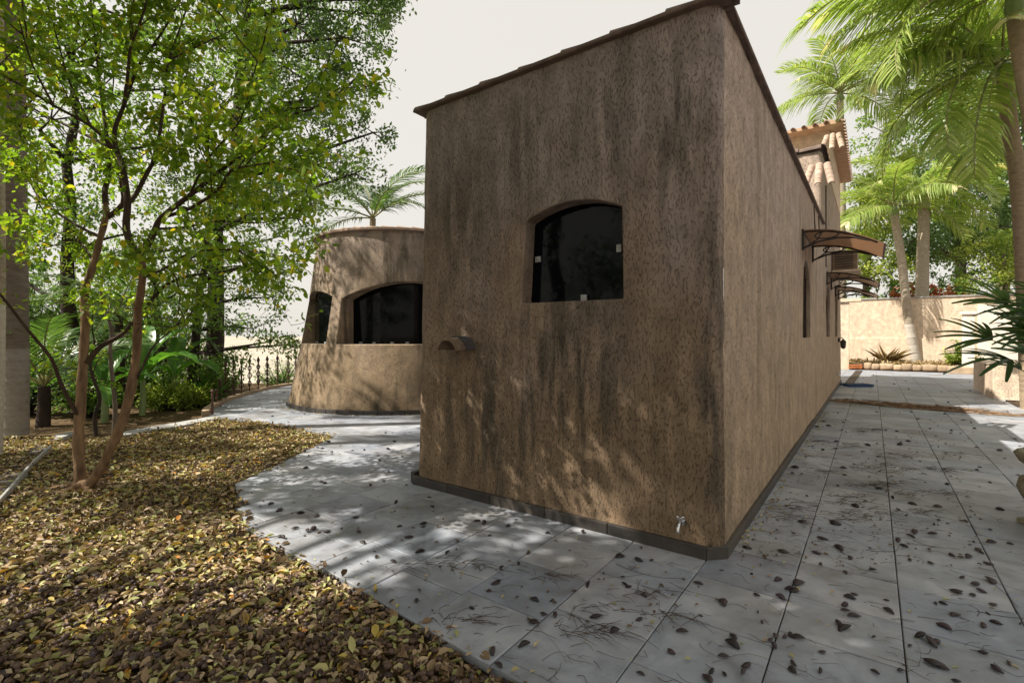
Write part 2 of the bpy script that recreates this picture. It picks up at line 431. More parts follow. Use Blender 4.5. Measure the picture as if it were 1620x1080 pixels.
M['hill'] = plain_mat('pale_dry_land', (0.30, 0.27, 0.21), (0.12, 0.14, 0.09), 0.02, 1.0, 0.05, bump_s=0, fine=1)

# ------------------------------------------------------------------ terrain
def sstep(x): x = min(1, max(0, x)); return x*x*(3-2*x)
def terrain_z(x, y):
    z = -0.055
    k = sstep((y - 15.5) / 22) * sstep((6 - x) / 5) + sstep((-x - 15) / 12) * 0.8
    z -= 7.5 * min(k, 1.0)
    far = math.hypot(x, y)
    if far > 60: z -= 0 if x > 6 else sstep((far-60)/300) * 10
    return z
xs = sorted(set([-4000, -1500, -600, -250, -120, -70, -45] + [round(-34 + 1.0*i, 2) for i in range(70)] + [45, 70, 120, 250, 600, 1500, 4000]))
ys = sorted(set([-300, -80, -30, -15] + [round(-8 + 1.0*i, 2) for i in range(60)] + [60, 75, 100, 150, 250, 500, 1000, 2500, 6000]))
tv = [(x, y, terrain_z(x, y)) for y in ys for x in xs]
tf = [(j*len(xs)+i, j*len(xs)+i+1, (j+1)*len(xs)+i+1, (j+1)*len(xs)+i) for j in range(len(ys)-1) for i in range(len(xs)-1)]
def ground_mat():
    m, n, l, bs = new_mat('soil_with_far_haze')
    pos = n.new('ShaderNodeNewGeometry').outputs['Position']
    f = noise_tex(n, l, pos, 7.0, 7, 0.7)
    r = ramp(n, [(0.3, (0.05, 0.035, 0.022)), (0.55, (0.12, 0.082, 0.045)), (0.75, (0.20, 0.15, 0.08))]); l.new(f, r.inputs[0])
    far = noise_tex(n, l, pos, 0.02, 6, 0.6)
    fr = ramp(n, [(0.4, (0.30, 0.28, 0.22)), (0.6, (0.42, 0.37, 0.31))]); l.new(far, fr.inputs[0])  # far ground paled in colour to stand in for haze
    sep = n.new('ShaderNodeSeparateXYZ'); l.new(pos, sep.inputs[0])
    d = ramp(n, [(0.25, 0.0), (0.6, 1.0)]); l.new(math_n(n, l, 'MULTIPLY', sep.outputs[1], 0.01), d.inputs[0])
    l.new(mixc(n, l, d.outputs[0], r.outputs[0], fr.outputs[0]), bs.inputs['Base Color'])
    bs.inputs['Roughness'].default_value = 1.0; bs.inputs['Specular IOR Level'].default_value = 0.05
    l.new(bump(n, l, noise_tex(n, l, pos, 30, 5, 0.7), 0.8, 0.02), bs.inputs['Normal'])
    return m
tag(link('ground', to_mesh('ground', tv, tf, ground_mat(), 180)), kind='structure')

# ------------------------------------------------------------------ paving: one slab, one object
bed_edge = [G(a, b) for a, b in ((830, 1080), (745, 1035), (662, 986), (560, 925), (500, 893), (450, 870), (388, 834), (372, 765), (428, 741), (480, 714),
                                 (529, 690), (498, 682), (440, 671), (388, 664), (345, 659))]
front_tail = [Vector((2.6, 0.9, 0)), Vector((0.9, 1.35, 0))]
walk_edge = [G(a, b) for a, b in ((331, 655), (341, 645), (360, 635), (392, 625), (425, 616), (452, 611))] + [Vector((-5.4, 16.2, 0)), Vector((-2, 17.5, 0)), Vector((3, 17.5, 0))]
pave_poly = front_tail + bed_edge + walk_edge + [SW(15.4, -2.4), SW(22.6, -2.4), SW(22.6, 4.2), SW(14.0, 4.4), SW(12.2, 7.2), SW(7, 8.0), SW(-1.5, 5.5), SW(-4.2, 2.5)]
pave_poly = [Vector((p.x, p.y)) for p in pave_poly]
V2, N2 = Vector((VV.x, VV.y)), Vector((NN.x, NN.y))
pq = [(p.dot(V2), p.dot(N2)) for p in pave_poly]           # (along, across)
def clip_half(poly, axis, val, keep_greater):
    out = []
    for i in range(len(poly)):
        a, b = poly[i], poly[(i+1) % len(poly)]
        ia = (a[axis] >= val) == keep_greater or a[axis] == val
        ib = (b[axis] >= val) == keep_greater or b[axis] == val
        if ia: out.append(a)
        if ia != ib:
            t = (val - a[axis]) / (b[axis] - a[axis])
            out.append((a[0] + t*(b[0]-a[0]), a[1] + t*(b[1]-a[1])))
    return out
def area(poly):
    return 0.5 * abs(sum(poly[i][0]*poly[(i+1) % len(poly)][1] - poly[(i+1) % len(poly)][0]*poly[i][1] for i in range(len(poly))))
def unpq(a): q = V2*a[0] + N2*a[1]; return Vector((q.x, q.y, 0))
house_p0, house_q1 = C0.dot(VV), C0.dot(NN)
RC = Vector((-2.6, 11.75, 0))
paving = empty('slate_paving'); tag(paving, 'grey slate slab paving around the house', kind='structure')
mort = MB()
mort.v = [Vector((p.x, p.y, -0.014)) for p in pave_poly]; mort.f = [tuple(range(len(pave_poly)))]; mort.m = [0]
k0 = len(mort.v); mort.v += [Vector((p.x, p.y, -0.12)) for p in pave_poly]
for i in range(len(pave_poly)):
    j = (i+1) % len(pave_poly); mort.f.append((i, j, k0+j, k0+i)); mort.m.append(0)
mo = mort.build('mortar_bed', M['joint'], paving)
bmx = bmesh.new(); bmx.from_mesh(mo.data); bmesh.ops.recalc_face_normals(bmx, faces=bmx.faces); bmx.to_mesh(mo.data); bmx.free()
cells = []
q_step, p_step = 0.51, 0.51
q_min = min(a[1] for a in pq); q_max = max(a[1] for a in pq); p_min = min(a[0] for a in pq); p_max = max(a[0] for a in pq)
ci = int(math.floor((q_min + 0.387) / q_step)) - 1
while -0.387 + ci*q_step < q_max:
    qa = -0.387 + ci*q_step; qb = qa + q_step
    colp = clip_half(clip_half(pq, 1, qa+0.003, True), 1, qb-0.003, False)
    rr = random.Random(ci*13+5)
    p = p_min - rr.random()*0.5
    if len(colp) >= 3:
        while p < p_max:
            ln = p_step if rr.random() < 0.75 else rr.choice((0.36, 0.44, 0.62))
            poly = clip_half(clip_half(colp, 0, p+0.003, True), 0, p+ln-0.003, False)
            if len(poly) >= 3 and area(poly) > 0.012:
                cp = (sum(a[0] for a in poly)/len(poly), sum(a[1] for a in poly)/len(poly))
                inside = cp[0] > house_p0+0.35 and cp[0] < house_p0+15 and cp[1] < house_q1-0.35 and cp[1] > house_q1-2.5
                w = unpq(cp)
                if not inside and (w - RC).length > 1.9:
                    full = area(poly) > (q_step-0.009)*(ln-0.009)
                    if full: w = unpq((p+ln/2, qa+q_step/2)); poly = [(p+.003, qa+.003), (p+ln-.003, qa+.003), (p+ln-.003, qb-.003), (p+.003, qb-.003)]
                    cells.append((w, poly, full, ln))
            p += ln
    ci += 1
def slab_solid(poly, zt, ch=0.006, th=0.045):
    c = Vector((sum(a[0] for a in poly)/len(poly), sum(a[1] for a in poly)/len(poly)))
    n = len(poly); v = []
    for z, k in ((-th, 0.0), (zt-ch*0.6, 0.0), (zt, ch)):
        for a in poly:
            d = Vector(a) - c; L = d.length
            d = d * ((L-k)/L if L > 0.03 else 1)
            v.append((c.x + d.x, c.y + d.y, z))
    f = [tuple(range(2*n, 3*n))]
    for r_ in range(2):
        for i in range(n):
            j = (i+1) % n; f.append((r_*n+i, r_*n+j, (r_+1)*n+j, (r_+1)*n+i))
    return v, f
def ccw(poly):
    s = sum(poly[i][0]*poly[(i+1) % len(poly)][1] - poly[(i+1) % len(poly)][0]*poly[i][1] for i in range(len(poly)))
    return poly if s > 0 else list(reversed(poly))
def in_view(w, margin=60):
    if w.y < 0.6: return False
    px = 810 + FPX*w.x/w.y; py = HORIZON + FPX*EYE/w.y
    return -margin < px < 1620+margin and py < 1080+margin+60
def hidden(w):                                             # behind the house as seen from the camera
    px = 810 + FPX*w.x/max(w.y, .1)
    return (670 < px < 1135 and w.y > 5.0) or (w.y > 9.9 and 455 < px < 680)
cells.sort(key=lambda c: c[0].length)
vis = [c for c in cells if in_view(c[0]) and not hidden(c[0])]
rest = [c for c in cells if not (in_view(c[0]) and not hidden(c[0]))]
full_meshes = {}
for (w, poly, full, ln) in vis[:298]:
    wp = ccw([tuple(unpq(a).to_2d() - w.to_2d()) for a in poly])
    if full:
        key = round(ln, 2)
        if key not in full_meshes:
            full_meshes[key] = to_mesh('slab', *slab_solid(wp, 0.0), M['slate'])
        me = full_meshes[key]
        cpx = w
    else:
        me = to_mesh('slab', *slab_solid(wp, 0.0), M['slate'])
    o = link('slab', me, paving)
    o.location = (w.x, w.y, random.uniform(-0.002, 0.003))
    o.rotation_euler = (random.gauss(0, 0.0022), random.gauss(0, 0.0022), random.gauss(0, 0.003) if full else 0)
fs = MB()
for (w, poly, full, ln) in vis[298:] + rest:
    fs.add(*slab_solid(ccw([tuple(unpq(a).to_2d()) for a in poly]), random.uniform(-0.002, 0.003)))
tag(fs.build('distant_slabs', M['slate'], paving), kind='stuff')

# kerbs and edging strips of the leaf bed
def strip(name, left, right, z0, z1, mat, label, cat='kerb', group=None):
    b = MB(); n = len(left)
    v = [Vector((p.x, p.y, z1)) for p in left] + [Vector((p.x, p.y, z1)) for p in right] + [Vector((p.x, p.y, z0)) for p in left] + [Vector((p.x, p.y, z0)) for p in right]
    f = []
    for i in range(n-1):
        f += [(i, n+i, n+i+1, i+1), (i, i+1, 2*n+i+1, 2*n+i), (n+i+1, n+i, 3*n+i, 3*n+i+1)]
    f += [(0, 2*n, 3*n, n), (n-1, 2*n-1, 4*n-1, 3*n-1)]
    b.add(v, f)
    o = b.build(name, mat)
    bmx = bmesh.new(); bmx.from_mesh(o.data); bmesh.ops.recalc_face_normals(bmx, faces=bmx.faces); bmx.to_mesh(o.data); bmx.free()
    bevel(o, 0.012, 2)
    return tag(o, label, cat, group)
# pale strip behind the bed, in separate flagstones
sa = [G(a, b) for a, b in ((186, 690), (232, 682), (276, 675), (315, 667), (350, 661))]
sb = [G(a, b) for a, b in ((196, 682), (238, 674), (278, 668), (312, 662), (338, 657))]
border = empty('flagstone_border', sa[2]); tag(border, 'pale grey flagstone border along the back of the leaf bed', 'path border')
for i in range(4):
    b = MB()
    e = 0.012
    q = [sa[i].lerp(sa[i+1], e), sa[i].lerp(sa[i+1], 1-e), sb[i].lerp(sb[i+1], 1-e), sb[i].lerp(sb[i+1], e)]
    b.add([(p.x, p.y, 0.0) for p in q] + [(p.x, p.y, -0.07) for p in q], [(0, 1, 2, 3), (4, 7, 6, 5), (0, 4, 5, 1), (1, 5, 6, 2), (2, 6, 7, 3), (3, 7, 4, 0)])
    bevel(b.build('flagstone', M['concrete'], border), 0.008, 2)
b = MB(); q = [G(96, 692), G(120, 684), G(112, 682), G(84, 688)]
b.add([(p.x, p.y, 0.0) for p in q] + [(p.x, p.y, -0.07) for p in q], [(0, 1, 2, 3), (4, 7, 6, 5), (0, 4, 5, 1), (1, 5, 6, 2), (2, 6, 7, 3), (3, 7, 4, 0)])
b.build('flagstone', M['concrete'], border)
kl = [G(a, b) for a, b in ((-160, 935), (-80, 866), (0, 796), (24, 769), (38, 752), (58, 730), (82, 708))]
kr = [p + Vector((-0.055, 0.03, 0)) for p in kl]
strip('edging_kerb', kl, kr, -0.08, 0.035, M['concrete'], 'narrow weathered concrete edging at the left side of the leaf bed', 'edging')
kr2 = [p + Vector((-0.42, 0.20, 0)) for p in kl]
strip('side_path', [p + Vector((-0.062, 0.034, 0)) for p in kl], kr2, -0.1, -0.012, M['concrete_dark'], 'dark dirty slab path left of the concrete edging', 'path')
we = [G(a, b) for a, b in ((331, 655), (334, 649), (345, 642), (362, 634), (392, 624.5), (425, 615.5), (452, 610.5))] + [Vector((-5.2, 16.3, 0))]
wo = []
for i, p in enumerate(we):
    t = (we[min(i+1, len(we)-1)] - we[max(i-1, 0)]).normalized()
    wo.append(p + Vector((-t.y, t.x, 0)) * 0.13)
strip('terrace_kerb', we, wo, -0.3, 0.07, M['kerb_stone'], 'curved low kerb under the iron fence spears', 'kerb')

# ------------------------------------------------------------------ walls with openings
def wall_mesh(cols, z_levels, depth, top, mats_name, base_z=-0.05, rough=1.0):
    """cols: list of (fn(z)->outer point, inward Vector, None or (sill, arch z)); the third entry opens the strip from this column to the next."""
    b = MB(); f = []
    def outer(i, z):
        p = cols[i][0](z)
        if rough:
            q = noise.noise_vector(p*1.1)*0.012 + noise.noise_vector(p*4.3)*0.0045; p = p + Vector((q.x, q.y, 0))*rough
        return p
    vid = {}
    def vtx(p):
        k = (round(p.x, 5), round(p.y, 5), round(p.z, 5))
        if k not in vid:
            vid[k] = len(b.v); b.v.append(Vector(p))
        return vid[k]
    def inner(i, z):
        q = cols[i][1](z) if callable(cols[i][1]) else outer(i, z) + cols[i][1]*depth
        return q
    n = len(cols)
    apex = max([max(c[2][1:]) for c in cols if c[2]] + [0]) + 0.01
    for i in range(n-1):
        op = cols[i][2]
        if op is None:
            lv = [base_z] + z_levels + [top]
            for a, c in zip(lv[:-1], lv[1:]):
                f.append([vtx(outer(i, a)), vtx(outer(i+1, a)), vtx(outer(i+1, c)), vtx(outer(i, c))])
        else:
            sill, za, zb = op
            lo = [base_z] + [z for z in z_levels if z <= sill + 1e-6]
            for a, c in zip(lo[:-1], lo[1:]):
                f.append([vtx(outer(i, a)), vtx(outer(i+1, a)), vtx(outer(i+1, c)), vtx(outer(i, c))])
            hi = [z for z in z_levels if z > max(za, zb)+0.001 and z > apex] + [top]
            f.append([vtx(outer(i, za)), vtx(outer(i+1, zb)), vtx(outer(i+1, hi[0])), vtx(outer(i, hi[0]))])
            for a, c in zip(hi[:-1], hi[1:]): f.append([vtx(outer(i, a)), vtx(outer(i+1, a)), vtx(outer(i+1, c)), vtx(outer(i, c))])
            f.append([vtx(outer(i, sill)), vtx(outer(i+1, sill)), vtx(inner(i+1, sill)), vtx(inner(i, sill))])
            f.append([vtx(outer(i+1, zb)), vtx(outer(i, za)), vtx(inner(i, za)), vtx(inner(i+1, zb))])
            if i == 0 or cols[i-1][2] is None:
                f.append([vtx(outer(i, za)), vtx(outer(i, sill)), vtx(inner(i, sill)), vtx(inner(i, za))])
            if i+1 >= n-1 or cols[i+1][2] is None:
                f.append([vtx(outer(i+1, sill)), vtx(outer(i+1, zb)), vtx(inner(i+1, zb)), vtx(inner(i+1, sill))])
    b.f = [tuple(q) for q in f]; b.m = [0]*len(f)
    return b
def arch(t, spring, rise, e=1.0):                          # t 0..1 across the opening
    return spring + rise * (1 - (2*t-1)**2) ** e if 0 < t < 1 else spring

H = 3.72
WF = 2.83
house = empty('stucco_house', C0)
tag(house, 'weathered brown stucco house with tile-edged flat roof and arched high window', 'house')
# front wall: left return, left corner, front with window, near corner
lean = lambda z: 0.10 * (1 - min(max(z, 0), H)/H)
cols = []
rc = 0.11
for k in range(0, 3):
    d = 3.4 - k*1.55
    cols.append((lambda z, d=d: FW(WF + lean(z), -d, z), None, None))
for k in range(7):
    a = math.pi/2 * k/6
    cols.append((lambda z, a=a: FW(WF + lean(z) - rc*(1-math.cos(a)), -(rc*(1-math.sin(a))), z), None, None))
w0, w1 = 1.565, 0.69
inw = VV
for w in (2.65, 2.5, 2.35, 2.2, 2.05, 1.9, 1.75):
    cols.append((lambda z, w=w: FW(w, 0, z), inw, None))
NW = 14
slant = lambda w, z: w + (0.035 if w > 1.1 else 0.0) * (1 - min(max((z-1.77)/0.7, 0), 1)) * max(0, (w-1.1)/0.465)
for k in range(NW+1):
    t = k/NW; w = w0 + (w1-w0)*t
    za = arch(t, 2.462, 0.105)
    tb = (k+1)/NW; zb = arch(min(tb, 1), 2.462, 0.105)
    cols.append((lambda z, w=w: FW(slant(w, z), 0, z), inw, (1.772, za, zb) if k < NW else None))
for w in (0.5, 0.3, 0.16):
    cols.append((lambda z, w=w: FW(w, 0, z), inw, None))
for k in range(8):
    a = math.pi/2 * k/7
    cols.append((lambda z, a=a: FW(rc*(1-math.sin(a)), -rc*(1-math.cos(a)), z), None, None))
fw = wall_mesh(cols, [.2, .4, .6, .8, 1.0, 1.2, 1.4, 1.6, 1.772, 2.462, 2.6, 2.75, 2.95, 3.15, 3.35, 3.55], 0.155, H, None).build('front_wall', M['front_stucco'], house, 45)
bevel(fw, 0.014, 3, 50)
# side wall with three slim arched windows
cols = []
wins = [(4.80, 5.88), (9.42, 10.5), (12.45, 13.6)]
ss = [rc, 0.25, .45, .7, .95, 1.2, 1.5, 1.8, 2.2, 2.6, 3.0, 3.4, 3.9, 4.3]
for s in ss: cols.append((lambda z, s=s: SW(s, 0, z), UU, None))
for (a0, a1) in wins:
    n_ = 10
    for k in range(n_+1):
        t = k/n_; s = a0+(a1-a0)*t
        cols.append((lambda z, s=s: SW(s, 0, z), UU, (1.46, arch(t, 2.22, 0.42, .5), arch((k+1)/n_, 2.22, 0.42, .5)) if k < n_ else None))
    cols.append((lambda z, s=a1+0.6: SW(s, 0, z), UU, None))
cols.append((lambda z: SW(15.4, 0, z), UU, None))
cols.append((lambda z: SW(15.4, -3.2, z), UU, None))
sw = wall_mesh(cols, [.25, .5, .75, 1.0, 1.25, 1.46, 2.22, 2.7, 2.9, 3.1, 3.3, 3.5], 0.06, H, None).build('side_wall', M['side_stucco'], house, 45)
bevel(sw, 0.012, 2, 50)
# flat roof
b = MB(); b.obox(SW(0.14, -0.14, H-0.3), VV*15.1, UU*2.5, Vector((0, 0, 0.28))); b.build('roof', M['mortar'], house)
# raised rear storeys
b = MB(); b.obox(SW(8.3, -0.004, H), VV*7.1, UU*2.9, Vector((0, 0, 1.55))); bevel(b.build('rear_parapet', M['side_stucco'], house), 0.10, 4)
b = MB(); b.obox(SW(10.5, -0.008, H+1.55), VV*4.85, UU*2.6, Vector((0, 0, 1.1))); b.build('upper_storey', M['far_stucco'], house)
roof_z = H+2.65
e0 = SW(10.12, 0.26, roof_z)
b = MB()
A_, B_, Cc, D_ = SW(10.12, 0.26, roof_z), SW(15.6, 0.26, roof_z), SW(15.6, -3.0, roof_z), SW(10.12, -3.0, roof_z)
up = Vector((0, 0, 0.07)); rid = Vector((0, 0, 0.55))
r1, r2 = SW(11.6, -1.4, roof_z)+rid, SW(14.4, -1.4, roof_z)+rid
b.add([A_, B_, Cc, D_, A_+up, B_+up, Cc+up, D_+up, r1, r2], [(3, 2, 1, 0), (0, 1, 5, 4), (1, 2, 6, 5), (2, 3, 7, 6), (3, 0, 4, 7), (4, 5, 9, 8), (5, 6, 9), (6, 7, 8, 9), (7, 4, 8)])
eave = b.build('eave', M['eave_wood'], house)
# barrel tiles
def barrel(length, r0, r1, n=9, th=0.013, arc=1.0):
    v, f = [], []
    for (x, r, rr) in ((0, r0, r0-th), (length, r1, r1-th)):
        for k in range(n):
            a = math.pi*(0.5-arc/2) + math.pi*arc*k/(n-1)
            v.append((x, -math.cos(a)*r, math.sin(a)*r))
        for k in range(n):
            a = math.pi*(0.5-arc/2) + math.pi*arc*k/(n-1)
            v.append((x, -math.cos(a)*rr, math.sin(a)*rr))
    for k in range(n-1):
        f += [(k, 2*n+k, 2*n+k+1, k+1), (n+k, n+k+1, 3*n+k+1, 3*n+k), (k, k+1, n+k+1, n+k), (2*n+k, 3*n+k, 3*n+k+1, 2*n+k+1)]
    f += [(0, n, 3*n, 2*n), (n-1, 3*n-1, 4*n-1, 2*n-1)]
    return v, f
def tile_mesh(length, r0, r1, mat):
    v, f = barrel(length, r0, r1)
    me = to_mesh('roof_tile', v, f, mat, 40)
    bmx = bmesh.new(); bmx.from_mesh(me); bmesh.ops.recalc_face_normals(bmx, faces=bmx.faces); bmx.to_mesh(me); bmx.free()
    me.shade_smooth(); me.set_sharp_from_angle(angle=R(40))
    return me
def place_tile(me, a, direction, parent, roll=0.0, name='roof_tile', upv=Vector((0, 0, 1))):
    x = Vector(direction).normalized(); y = upv.cross(x).normalized(); z = x.cross(y)
    m = Matrix((x, y, z)).transposed().to_4x4(); m.translation = a
    m = m @ Matrix.Rotation(roll, 4, 'X')
    o = link(name, me, parent); o.matrix_basis = m
    return o
cap_tile = tile_mesh(0.46, 0.086, 0.066, M['clay'])
b = MB(); b.obox(FW(-0.055, 0.055, H), UU*(WF+0.12), VV*0.22, Vector((0, 0, 0.034))); b.obox(SW(0.168, 0.055, H), VV*8.1, UU*0.22, Vector((0, 0, 0.034)))
bevel(b.build('tile_bedding', M['clay'], house), 0.012, 3)
for i in range(7):
    w = WF + 0.08 - i*0.425
    place_tile(cap_tile, FW(w, -0.045 + random.uniform(-0.006, 0.006), H+0.008+random.uniform(-.003, .004)), -UU + Vector((0, 0, -0.035)), house, random.uniform(-0.05, 0.05))
for i in range(13):
    s = 0.02 + i*0.425
    place_tile(cap_tile, SW(s, -0.03 + random.uniform(-0.006, 0.006), H+0.008+random.uniform(-.003, .004)), VV + Vector((0, 0, -0.035)), house, random.uniform(-0.05, 0.05))
cap2 = tile_mesh(0.46, 0.10, 0.08, M['clay'])
for i in range(6):
    place_tile(cap2, SW(8.33, -0.02 - i*0.4, H+1.55), UU + Vector((0, 0, -0.03)), house)
for i in range(5):
    place_tile(cap2, SW(8.3+i*0.42, -0.02, H+1.55), VV + Vector((0, 0, -0.03)), house)
small = tile_mesh(0.17, 0.056, 0.046, M['clay_pale'])
def rooflet(s, z, ncol, nrow, par):                        # little fan of tiles where a parapet ends, sloping towards the front
    for c in range(ncol):
        for r_ in range(nrow):
            o_ = 0.03 + c*0.105 + 0.018*r_*(c-1)
            st = SW(s - r_*0.06, o_, z - r_*0.085 + 0.014*(c == 1))
            place_tile(small, st, -VV*0.75 + Vector((0, 0, -0.85)) + NN*0.14*(c-1), par)
rooflet(5.75, H+0.46, 3, 4, house)
rooflet(9.0, H+2.0, 3, 4, house)
ev = tile_mesh(0.42, 0.055, 0.055, M['clay_dull'])
for i in range(24):
    place_tile(ev, SW(10.2 + i*0.225, -0.10, roof_z+0.11), NN + Vector((0, 0, -0.22)), eave)
for i in range(13):
    place_tile(ev, SW(10.42, 0.18 - i*0.225, roof_z+0.11), -VV + Vector((0, 0, -0.22)), eave)
# plinth pieces
def plinth_piece(a, bb, outv, h=0.082, th=0.032, name='plinth_tile', parent=house):
    b = MB(); t = (bb-a)
    b.obox(a + t.normalized()*0.003 - outv*0.02 + Vector((0, 0, -0.02)), t - t.normalized()*0.006, outv*(th+0.02), Vector((0, 0, h+0.02+random.uniform(-.002, .003))))
    return bevel(b.build(name, M['plinth'], parent), 0.004, 2)
ws = [WF+0.10, 2.45, 1.93, 1.36, 0.80, 0.078]
for a, c in zip(ws[:-1], ws[1:]): plinth_piece(FW(a), FW(c), -VV)
plinth_piece(FW(WF+0.135, -1.0), FW(WF+0.135, -0.005), UU, 0.11, 0.03)
pa, pb_ = FW(0.135, 0.034), SW(0.135, 0.034)
dg = (pb_-pa); on = Vector((dg.y, -dg.x, 0)).normalized()
plinth_piece(FW(0.076, 0.034)-on*0.012, SW(0.076, 0.034)-on*0.012, on, 0.083, 0.010)
s = 0.078
while s < 15.3:
    e = min(s+0.62, 15.38); plinth_piece(SW(s), SW(e), NN, 0.081); s = e
# front window: two sliding panes and their clips
win = empty('window', FW(1.13, -0.15, 1.77)); win.parent = house; win.matrix_parent_inverse = parent_world(house).inverted()
def pane(w_a, w_b, dep, z0, z1, parent, fn=FW):
    b = MB()
    b.obox(fn(w_a, -dep, z0), fn(w_b, -dep, z0)-fn(w_a, -dep, z0), VV*0.008, Vector((0, 0, z1-z0)))
    return b.build('pane', M['glass'], parent)
pane(1.62, 0.985, 0.146, 1.765, 2.60, win)
pane(1.03, 0.66, 0.134, 1.765, 2.60, win)
def clip(p, sx, sz, parent):
    b = MB(); b.obox(p - UU*sx/2, UU*sx, -VV*0.022, Vector((0, 0, sz)))
    b.obox(p - UU*sx*0.18 - VV*0.022 + Vector((0, 0, sz*0.32)), UU*sx*0.36, -VV*0.006, Vector((0, 0, sz*0.36)))
    return bevel(b.build('clip', M['white_plastic'], parent), 0.004, 2)
clip(FW(1.075, -0.132, 1.775), 0.05, 0.052, win)
clip(FW(1.525, -0.144, 2.13), 0.05, 0.05, win)
clip(FW(0.768, -0.128, 2.14), 0.04, 0.06, win)
# side windows: dark shutters added in place of glass, to keep the openings dark
for (a0, a1) in wins:
    wn_ = empty('arched_window', SW((a0+a1)/2, -0.1, 1.46)); wn_.parent = house; wn_.matrix_parent_inverse = parent_world(house).inverted()
    b = MB(); b.obox(SW(a0-0.02, -0.058, 1.45), VV*(a1-a0+0.04), UU*0.03, Vector((0, 0, 1.22))); b.build('added_shutter', M['dark_wood'], wn_)
    for k in range(1, 8):
        b = MB(); b.obox(SW(a0+(a1-a0)*k/8-0.012, -0.057, 1.46), VV*0.024, NN*0.012, Vector((0, 0, 1.12 if 1 < k < 7 else .95))); b.build('batten', M['dark_wood'], wn_)
# clay rain spout on the front wall: a barrel tile capped by a blackened one
sp = empty('rain_spout', FW(2.27, 0, 1.45)); sp.parent = house; sp.matrix_parent_inverse = parent_world(house).inverted()
def spout_tile(name, mat, a, d, ln, r0, r1, arc):
    v, f = barrel(ln, r0, r1, 11, 0.017, arc)
    me = to_mesh(name, v, f, mat)
    bmx = bmesh.new(); bmx.from_mesh(me); bmesh.ops.recalc_face_normals(bmx, faces=bmx.faces); bmx.to_mesh(me); bmx.free()
    me.shade_smooth(); me.set_sharp_from_angle(angle=R(40))
    o = place_tile(me, a, d, sp, 0, name); return o
spout_tile('spout_tile', plain_mat('buff_clay_tile', (0.24, 0.17, 0.11), (0.13, 0.095, 0.07), 16, 0.9, 0.15), FW(2.26, -0.03, 1.362), -VV + Vector((0, 0, -0.05)), 0.27, 0.118, 0.124, 0.92)
spout_tile('cover_tile', M['clay_dark'], FW(2.255, -0.02, 1.358), -VV + Vector((0, 0, -0.05)), 0.135, 0.138, 0.142, 0.95)
sp2 = empty('rain_spout', FW(WF+0.03, -0.35, 3.17)); sp2.parent = house; sp2.matrix_parent_inverse = parent_world(house).inverted()
v, f = barrel(0.26, 0.08, 0.085, 9, 0.014, 0.7)
me = to_mesh('spout_tile', v, f, M['clay_dark'], 40); place_tile(me, FW(WF-0.1, -0.4, 3.13), UU + Vector((0, 0, -0.03)), sp2, 0, 'spout_tile')

# garden tap
tap_p = FW(0.247, 0, 0.215)
tap = empty('garden_tap', tap_p); tag(tap, 'chrome garden tap low on the front wall near the house corner', 'tap')
b = MB(); b.tube([tap_p+VV*0.01, tap_p-VV*0.012], 0.024, 14); b.tube([tap_p, tap_p-VV*0.075], [0.012, 0.013], 12); b.build('body', M['chrome'], tap, 40)
b = MB(); q = tap_p-VV*0.068; b.tube([q+Vector((0, 0, .004)), q-VV*0.02+Vector((0, 0, -.004)), q-VV*0.03+Vector((0, 0, -.022)), q-VV*0.031+Vector((0, 0, -.048))], [0.011, .011, .0105, .012], 12); b.build('spout', M['chrome'], tap, 40)
b = MB(); q = tap_p-VV*0.05; b.tube([q, q+Vector((0, 0, .034))], [.008, .007], 10)
for a in range(4):
    dd = (UU*math.cos(a*math.pi/2+.5) + VV*math.sin(a*math.pi/2+.5))
    b.tube([q+Vector((0, 0, .036)), q+dd*0.02+Vector((0, 0, .038)), q+dd*0.027+Vector((0, 0, .037))], [.006, .006, .008], 8)
b.build('handle', M['chrome'], tap, 40)

# ------------------------------------------------------------------ round room
rr_ = empty('round_room', RC); tag(rr_, 'round tapering brown stucco room with dark arched windows behind the house', 'round room')
HR = 3.62
RB = lambda z: 2.50 - 0.60*min(max(z, 0), HR)/HR - 0.06*math.sin(math.pi*min(max(z, 0), HR)/HR)
def ring(phi, r, z): return RC + Vector((r*math.sin(phi), -r*math.cos(phi), z))
RIN = 1.72
cols = []
def addc(deg, op=None, rin=RIN):
    ph = R(deg)
    cols.append((lambda z, ph=ph: ring(ph, RB(z), z), (lambda z, ph=ph: ring(ph, rin, z)), op))
def opening(a, c, n, sill, spring, rise, rin=RIN):
    for k in range(n+1):
        addc(a+(c-a)*k/n, (sill, arch(k/n, spring, rise), arch((k+1)/n, spring, rise)) if k < n else None, rin)
for dg_ in (-180, -165, -150, -135, -125): addc(dg_)
opening(-118, -82, 10, 1.32, 2.28, 0.16)
opening(-72, -29.5, 12, 1.32, 2.28, 0.14, 1.93)
opening(-22.5, 62, 26, 1.32, 2.22, 0.34)
for dg_ in (66, 75, 90, 105, 120, 135, 150, 165, 180): addc(dg_)
rw_levels = [0.66, 1.32]
# cone needs in-between levels so that its slight curve shows
def round_wall():
    sp_all = [0.66, 1.32, 2.22, 2.28]
    b = wall_mesh(cols, [1.32, 2.22, 2.28], 0.4, HR, None)
    return b
